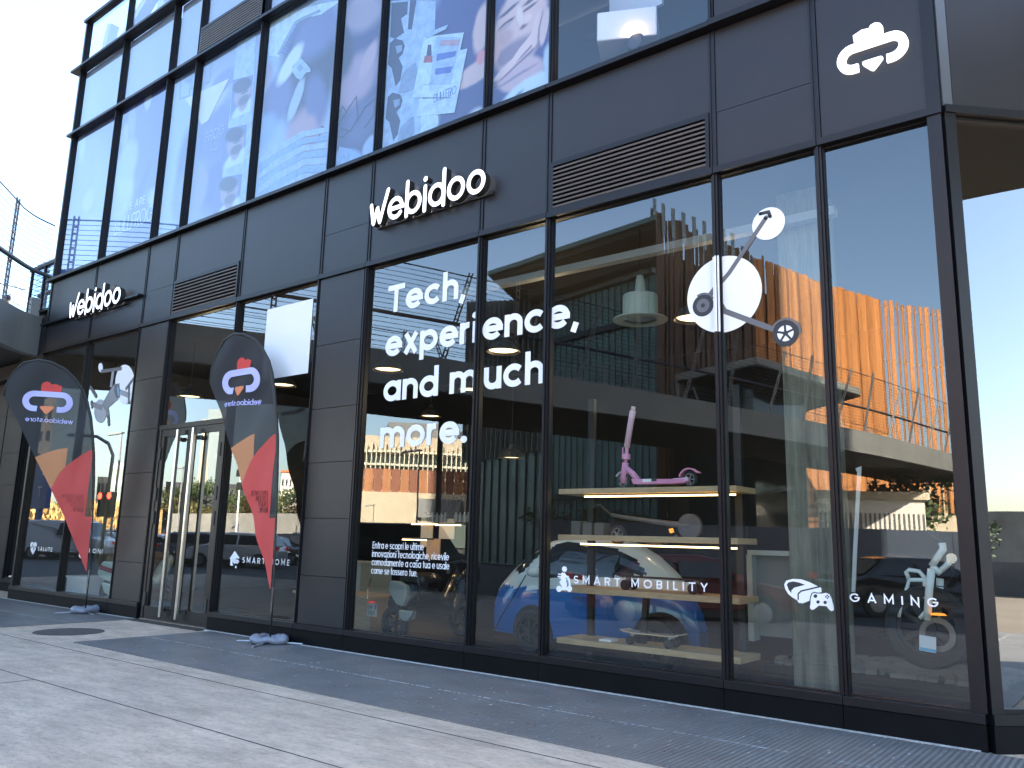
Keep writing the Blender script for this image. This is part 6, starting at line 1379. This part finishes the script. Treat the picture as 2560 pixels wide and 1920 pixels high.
# ---- trees
LEAF = [mat('leaf_green', (.055, .085, .03), .7, noise=(1.5, .5)), mat('leaf_olive', (.12, .11, .035), .7, noise=(1.5, .5)), mat('leaf_autumn', (.22, .12, .03), .7, noise=(1.5, .4))]
def tree(label, pos, h, r, kind, seed, group='trees beyond the road'):
    rn = random.Random(seed); t = thing('tree', label, 'tree', tuple(pos), group); p = Vector(pos)
    tr_ = MB().tube([p, p+Vector((.1, 0, h*.35)), p+Vector((0, .1, h*.8))], [.14*h/6, .1*h/6, .03], 7)
    for k in range(5): a_ = k*1.3; tr_.tube([p+Vector((0, 0, h*(.3+.08*k))), p+Vector((math.cos(a_)*r*.6, math.sin(a_)*r*.6, h*(.45+.09*k)))], [.05*h/6, .015], 5)
    tr_.build('trunk', mat('bark', (.06, .045, .035), .9), t)
    cr = MB(); cl = [(p+Vector((rn.gauss(0, .45)*r, rn.gauss(0, .45)*r, h*(.38+.55*rn.random()))), r*rn.uniform(.25, .5)) for _ in range(16)]
    for i in range(900):
        c, rr = cl[rn.randrange(16)]; v = Vector((rn.gauss(0, 1), rn.gauss(0, 1), rn.gauss(0, .8))).normalized()*rr*rn.random()**.4; s = rn.uniform(.10, .24)*h/6
        x = Vector((rn.gauss(0, 1), rn.gauss(0, 1), rn.gauss(0, 1))).normalized(); y = x.orthogonal().normalized(); q = c+v
        cr.add([q-x*s, q+y*s*.6, q+x*s, q-y*s*.6], [(0, 1, 2, 3)])
    cr.build('crown', LEAF[kind], t, recalc=False); return t
protos = [tree('green broad tree left of the stone tower', mirg(425, 90, 0), 6.5, 2.6, 0, 1), tree('olive tree seen in the left door leaf', mirg(395, 85, 0), 5.8, 2.4, 1, 2), tree('orange autumn tree between the doors and the second flag', mirg(628, 88, 0), 5.2, 2.6, 2, 3)]
spec = [(450, 92, 0, 'green tree left of the door handles'), (475, 86, 1, 'olive tree behind the door handles'), (505, 95, 0, 'green tree in the right door leaf, left of two'), (530, 88, 1, 'olive tree in the right door leaf, right of two'), (565, 94, 0, 'green tree just right of the doors'),
        (595, 90, 0, 'green tree behind the floodlight mast'), (655, 92, 2, 'autumn tree behind the second flag'), (690, 100, 0, 'dark tree left of the white house'), (728, 90, 0, 'tall slim tree before the white house'), (765, 96, 1, 'small tree before the red house'),
        (45, 84, 2, 'orange bush on the bank at the far left'), (110, 88, 0, 'green tree on the bank behind the totem sign'), (170, 90, 0, 'green tree hidden by the left flag'), (300, 95, 1, 'olive tree on the bank right of the lamp'), (340, 92, 0, 'green tree left of the clad column')]
for i, (px, t, k, l) in enumerate(spec): dup(protos[k], mirg(px, t, 0 if px > 370 else .5), i*1.1, l, sc=[1, .85, 1.15, .7][i % 4]*(.6 if px < 370 else 1))
for i, (x, y, s_) in enumerate(((-21.5, -24.0, .62), (-19.0, -24.5, .55), (-11, -44, .9), (-7.5, -48, .8))):
    dup(protos[1 if i < 2 else 0], (x, y, -.1), i, ['small yellowing tree under the footbridge, left of two', 'small yellowing tree under the footbridge, right of two', 'dark tree behind the hoarding, left of two', 'dark tree behind the hoarding, right of two'][i], 'trees by the footbridge', s_)
# ---- cars
def make_car(label, paint, kind='suv'):
    t = thing('parked_car', label, 'car', (0, 0, 0), 'cars on the road behind the viewer')
    H_, L_ = {'suv': (1.62, 4.4), 'van': (2.0, 4.9), 'sedan': (1.42, 4.4)}[kind]; hw = .9
    P_ = {'suv': [(-2.2, .35), (-2.22, .8), (-2.05, 1.0), (-1.75, 1.5), (-1.5, 1.58), (.1, 1.62), (.5, 1.55), (1.15, 1.06), (1.95, .92), (2.18, .7), (2.2, .35)],
          'van': [(-2.45, .35), (-2.46, 1.2), (-2.4, 1.92), (-2.2, 2.0), (1.0, 2.0), (1.3, 1.9), (1.75, 1.2), (2.3, 1.0), (2.44, .7), (2.45, .35)],
          'sedan': [(-2.2, .35), (-2.2, .85), (-1.6, .98), (-1.0, 1.38), (-.7, 1.42), (.2, 1.42), (.5, 1.36), (1.15, .96), (2.0, .82), (2.18, .6), (2.2, .35)]}[kind]
    belt = {'suv': 1.02, 'van': 1.2, 'sedan': .95}[kind]
    w_at = lambda z: hw if z <= belt else hw*(1-.24*(z-belt)/(H_-belt))
    vs = []; n = len(P_)
    for s_ in (-1, 1):
        for x, z in P_: vs.append((x, s_*(w_at(z)-(.06 if abs(x) > 2 else 0)), z))
    fs = [tuple(range(n))[::-1], tuple(range(n, 2*n))]+[(i, (i+1) % n, n+(i+1) % n, n+i) for i in range(n)]
    MB().add(vs, fs).build('body', paint, t, bevel=.06)
    top = [(x, z) for x, z in P_ if z > belt-.08]; xs_ = [x for x, z in top]; xa_, xb_ = min(xs_), max(xs_)
    gz = H_-.13; g_ = MB()
    fl_ = next(x for x, z in P_ if z > gz-.12); fr_ = max(x for x, z in P_ if z > gz-.12)
    xbk = {'suv': -1.98, 'van': -.2, 'sedan': -1.45}[kind]; xfr = {'suv': 1.02, 'van': 1.62, 'sedan': 1.02}[kind]
    for s_ in (-1, 1):
        for q in ([(xbk, belt+.04), (-.35 if kind != 'van' else .5, belt+.04), (-.35 if kind != 'van' else .5, gz), (max(fl_, xbk)+.12, gz)], [(-.25 if kind != 'van' else .6, belt+.04), (xfr-.05, belt+.04), (fr_-.02, gz), (-.25 if kind != 'van' else .6, gz)]):
            g_.prism(q, lambda u, v, d: (u, s_*(w_at(v)+.004+d), v), 0, .006)
    g_.build('side_window', M_DKG, t)
    f_ = sorted([p for p in P_ if p[0] > 0 and p[1] > belt-.15], key=lambda p: p[0]); A_, B_ = f_[-2] if kind != 'van' else (1.75, 1.2), f_[-3] if kind != 'van' else (1.3, 1.9)
    A_, B_ = {'suv': ((1.15, 1.06), (.5, 1.55)), 'van': ((1.75, 1.2), (1.3, 1.9)), 'sedan': ((1.15, .96), (.5, 1.36))}[kind]
    nv = Vector((B_[1]-A_[1], 0, A_[0]-B_[0])).normalized()*(.012); nv = nv if nv.x > 0 else -nv
    MB().add([Vector((A_[0], -w_at(A_[1])+.08, A_[1]))+nv, Vector((A_[0], w_at(A_[1])-.08, A_[1]))+nv, Vector((B_[0], w_at(B_[1])-.08, B_[1]))+nv, Vector((B_[0], -w_at(B_[1])+.08, B_[1]))+nv], [(0, 1, 2, 3)]).build('windscreen', M_DKG, t)
    A_, B_ = {'suv': ((-2.05, 1.0), (-1.75, 1.5)), 'van': ((-2.455, 1.25), (-2.41, 1.85)), 'sedan': ((-1.6, .98), (-1.0, 1.38))}[kind]
    MB().add([(A_[0]-.02, -.7, A_[1]+.03), (A_[0]-.02, .7, A_[1]+.03), (B_[0]-.02, .6, B_[1]), (B_[0]-.02, -.6, B_[1])], [(0, 1, 2, 3)]).build('rear_window', M_DKG, t)
    for s_ in (-1, 1):
        for x in (-1.38, 1.38):
            w_ = MB().lathe([(0, -.1), (.24, -.1), (.33, -.08), (.33, .08), (.24, .1), (0, .1)], (x, s_*.84, .33), 'y', 22).build('wheel', M_RUBBER, t)
            MB().lathe([(0, -.112), (.21, -.106), (.21, .106), (0, .112)], (x, s_*.84, .33), 'y', 14).build('rim', M_GREY, w_)
        MB().box(2.1, 2.2, s_*.72-.16, s_*.72+.16, .66, .8).build('headlight', mat('lamp_clear', (.7, .7, .7), .2), t)
        MB().box(-2.24 if kind != 'van' else -2.48, -2.12 if kind != 'van' else -2.4, s_*.74-.12, s_*.74+.12, .84, .98).build('tail_light', mat('lamp_red', (.5, .02, .02), .3, emit=(1, .05, .03), es=.04), t)
        MB().obox((.85, s_*(hw+.09), belt+.06), (.06, 0, 0), (0, .09, 0), (0, 0, .07)).build('mirror', paint, t)
    MB().box(-2.25, 2.22, -.8, .8, .22, .38).build('bumper', M_BLACK, t)
    return t
PW = mat('paint_white', (.70, .70, .70), .25, coat=.6); PD = mat('paint_black', (.02, .022, .026), .2, coat=.6); PS = mat('paint_silver', (.35, .37, .4), .25, .5, coat=.5); PRD = mat('paint_red', (.18, .02, .02), .25, coat=.5)
cars = {}
lines = [('suv', PW, 40, 44, 'white car at the far left edge behind the left flag'), ('suv', PD, 115, 46, 'dark car with red tail lamps behind the totem sign'), ('van', PW, 168, 43, 'white van behind the left feather flag'), ('sedan', PS, 240, 47, 'silver car beside the traffic light'),
         ('suv', PW, 320, 49, 'white car seen at the edge of the left windows'), ('sedan', PW, 400, 43, 'white car seen in the left door leaf'), ('suv', PS, 520, 40, 'silver car seen in the right door leaf'), ('suv', PW, 590, 39, 'white tall car with red tail lamps behind SMART HOME'),
         ('sedan', PS, 680, 44, 'silver car behind the second flag'), ('suv', PD, 745, 46, 'dark car right of the second flag'), ('van', PD, 975, 24, 'black van behind the small Entra e scopri text'), ('sedan', PRD, 1690, 17, 'dark red car parked before the dark hoarding'), ('sedan', PD, 2260, 21, 'black car parked under the footbridge near the corner')]
ang0 = math.atan2(-.35, 1)
for i, (kd, pt_, px, t, lab) in enumerate(lines):
    p = mirg(px, t, -.15); key = (kd, pt_.name)
    if key not in cars:
        cars[key] = make_car(lab, pt_, kd); c = cars[key]; c.location = p
    else: c = dup(cars[key], p, 0, lab)
    c.rotation_euler = (0, 0, R(-32+[0, 4, -3, 176][i % 4]) if px < 900 else (R(-20) if px < 1200 else R(-44)))
# ---- right hand side, seen in the slanted corner window
structure(MB().add([(9.7, -40, -.13), (60, -40, -.13), (60, 60, -.13), (9.7, 60, -.13)], [(0, 1, 2, 3)]).build('road', mat('sunlit_asphalt', (.13, .11, .085), .9, noise=(.6, .15))))
for i in range(10):
    dup(protos[i % 2], (30+(i % 3)*2.5, -26+i*5.2, -.2), i, ['tree in the row across the side road, number %s from the near end' % w_ for w_ in ('one', 'two', 'three', 'four', 'five', 'six', 'seven', 'eight', 'nine', 'ten')][i], 'row of trees across the side road', .45)
block('low_terrace', 'long low grey building on the skyline beyond the side road', (80, 35), (80, -60), 10, 0, 4.7, mat('terrace_grey', (.24, .21, .17), .8, noise=(.25, .5)), nx=40, nz=2, wm=M_DKG, fw=.4, fh=.3, skew=False)
block('far_house', 'pale low house on the skyline beyond the side road, left of the cube building', (74, -16), (74, -24), 6, 0, 5.8, mat('far_house_pale', (.34, .32, .28), .8), nx=4, nz=2, wm=M_DKG, fw=.4, fh=.3, skew=False)
block('cube_building', 'pale cube building on the skyline beyond the side road', (112, 1), (112, -10), 12, 0, 9.6, mat('cube_pale', (.5, .5, .46), .7), nx=5, nz=4, wm=mat('soft_glass2', (.35, .37, .36), .4), skew=False)
for i, (x, y) in enumerate(((24, -12), (22, -5), (26, 3))):
    o = thing('street_lamp', 'slim pole by the side road, %s of three' % ['nearest', 'middle', 'farthest'][i], 'street lamp', (x, y, -.15), 'street lamps')
    MB().tube([(x, y, -.15), (x, y, 4.2)], .05, 7).build('pole', MATS['pole_grey'], o); MB().obox((x-.3, y, 4.2), (.35, 0, .03), (0, .1, 0), (0, 0, .03)).build('lamp_head', MATS['pole_grey'], o)
tag(MB().box(2.0, 6.7, -9, 9, 7.5, 7.8).build('canopy', mat('canopy_grey', (.02, .021, .02), .8)), 'dark flat canopy mirrored in the slanted corner window', 'canopy')
wallseg('side_fence', 'grey fence panels across the side road', Vector((27, -30, 0)), Vector((27, 28, 0)), 1.1, mat('fence_grey', (.12, .125, .13), .7, noise=(.7, .3)))
# added unseen block to shade the road at left (behind the shop front line)
block('west_shade_block', 'plain grey block behind the footbridge, added out of view for shade', (-62, -1), (-29, -1), 3, 0, 11, M_PANEL, skew=False)
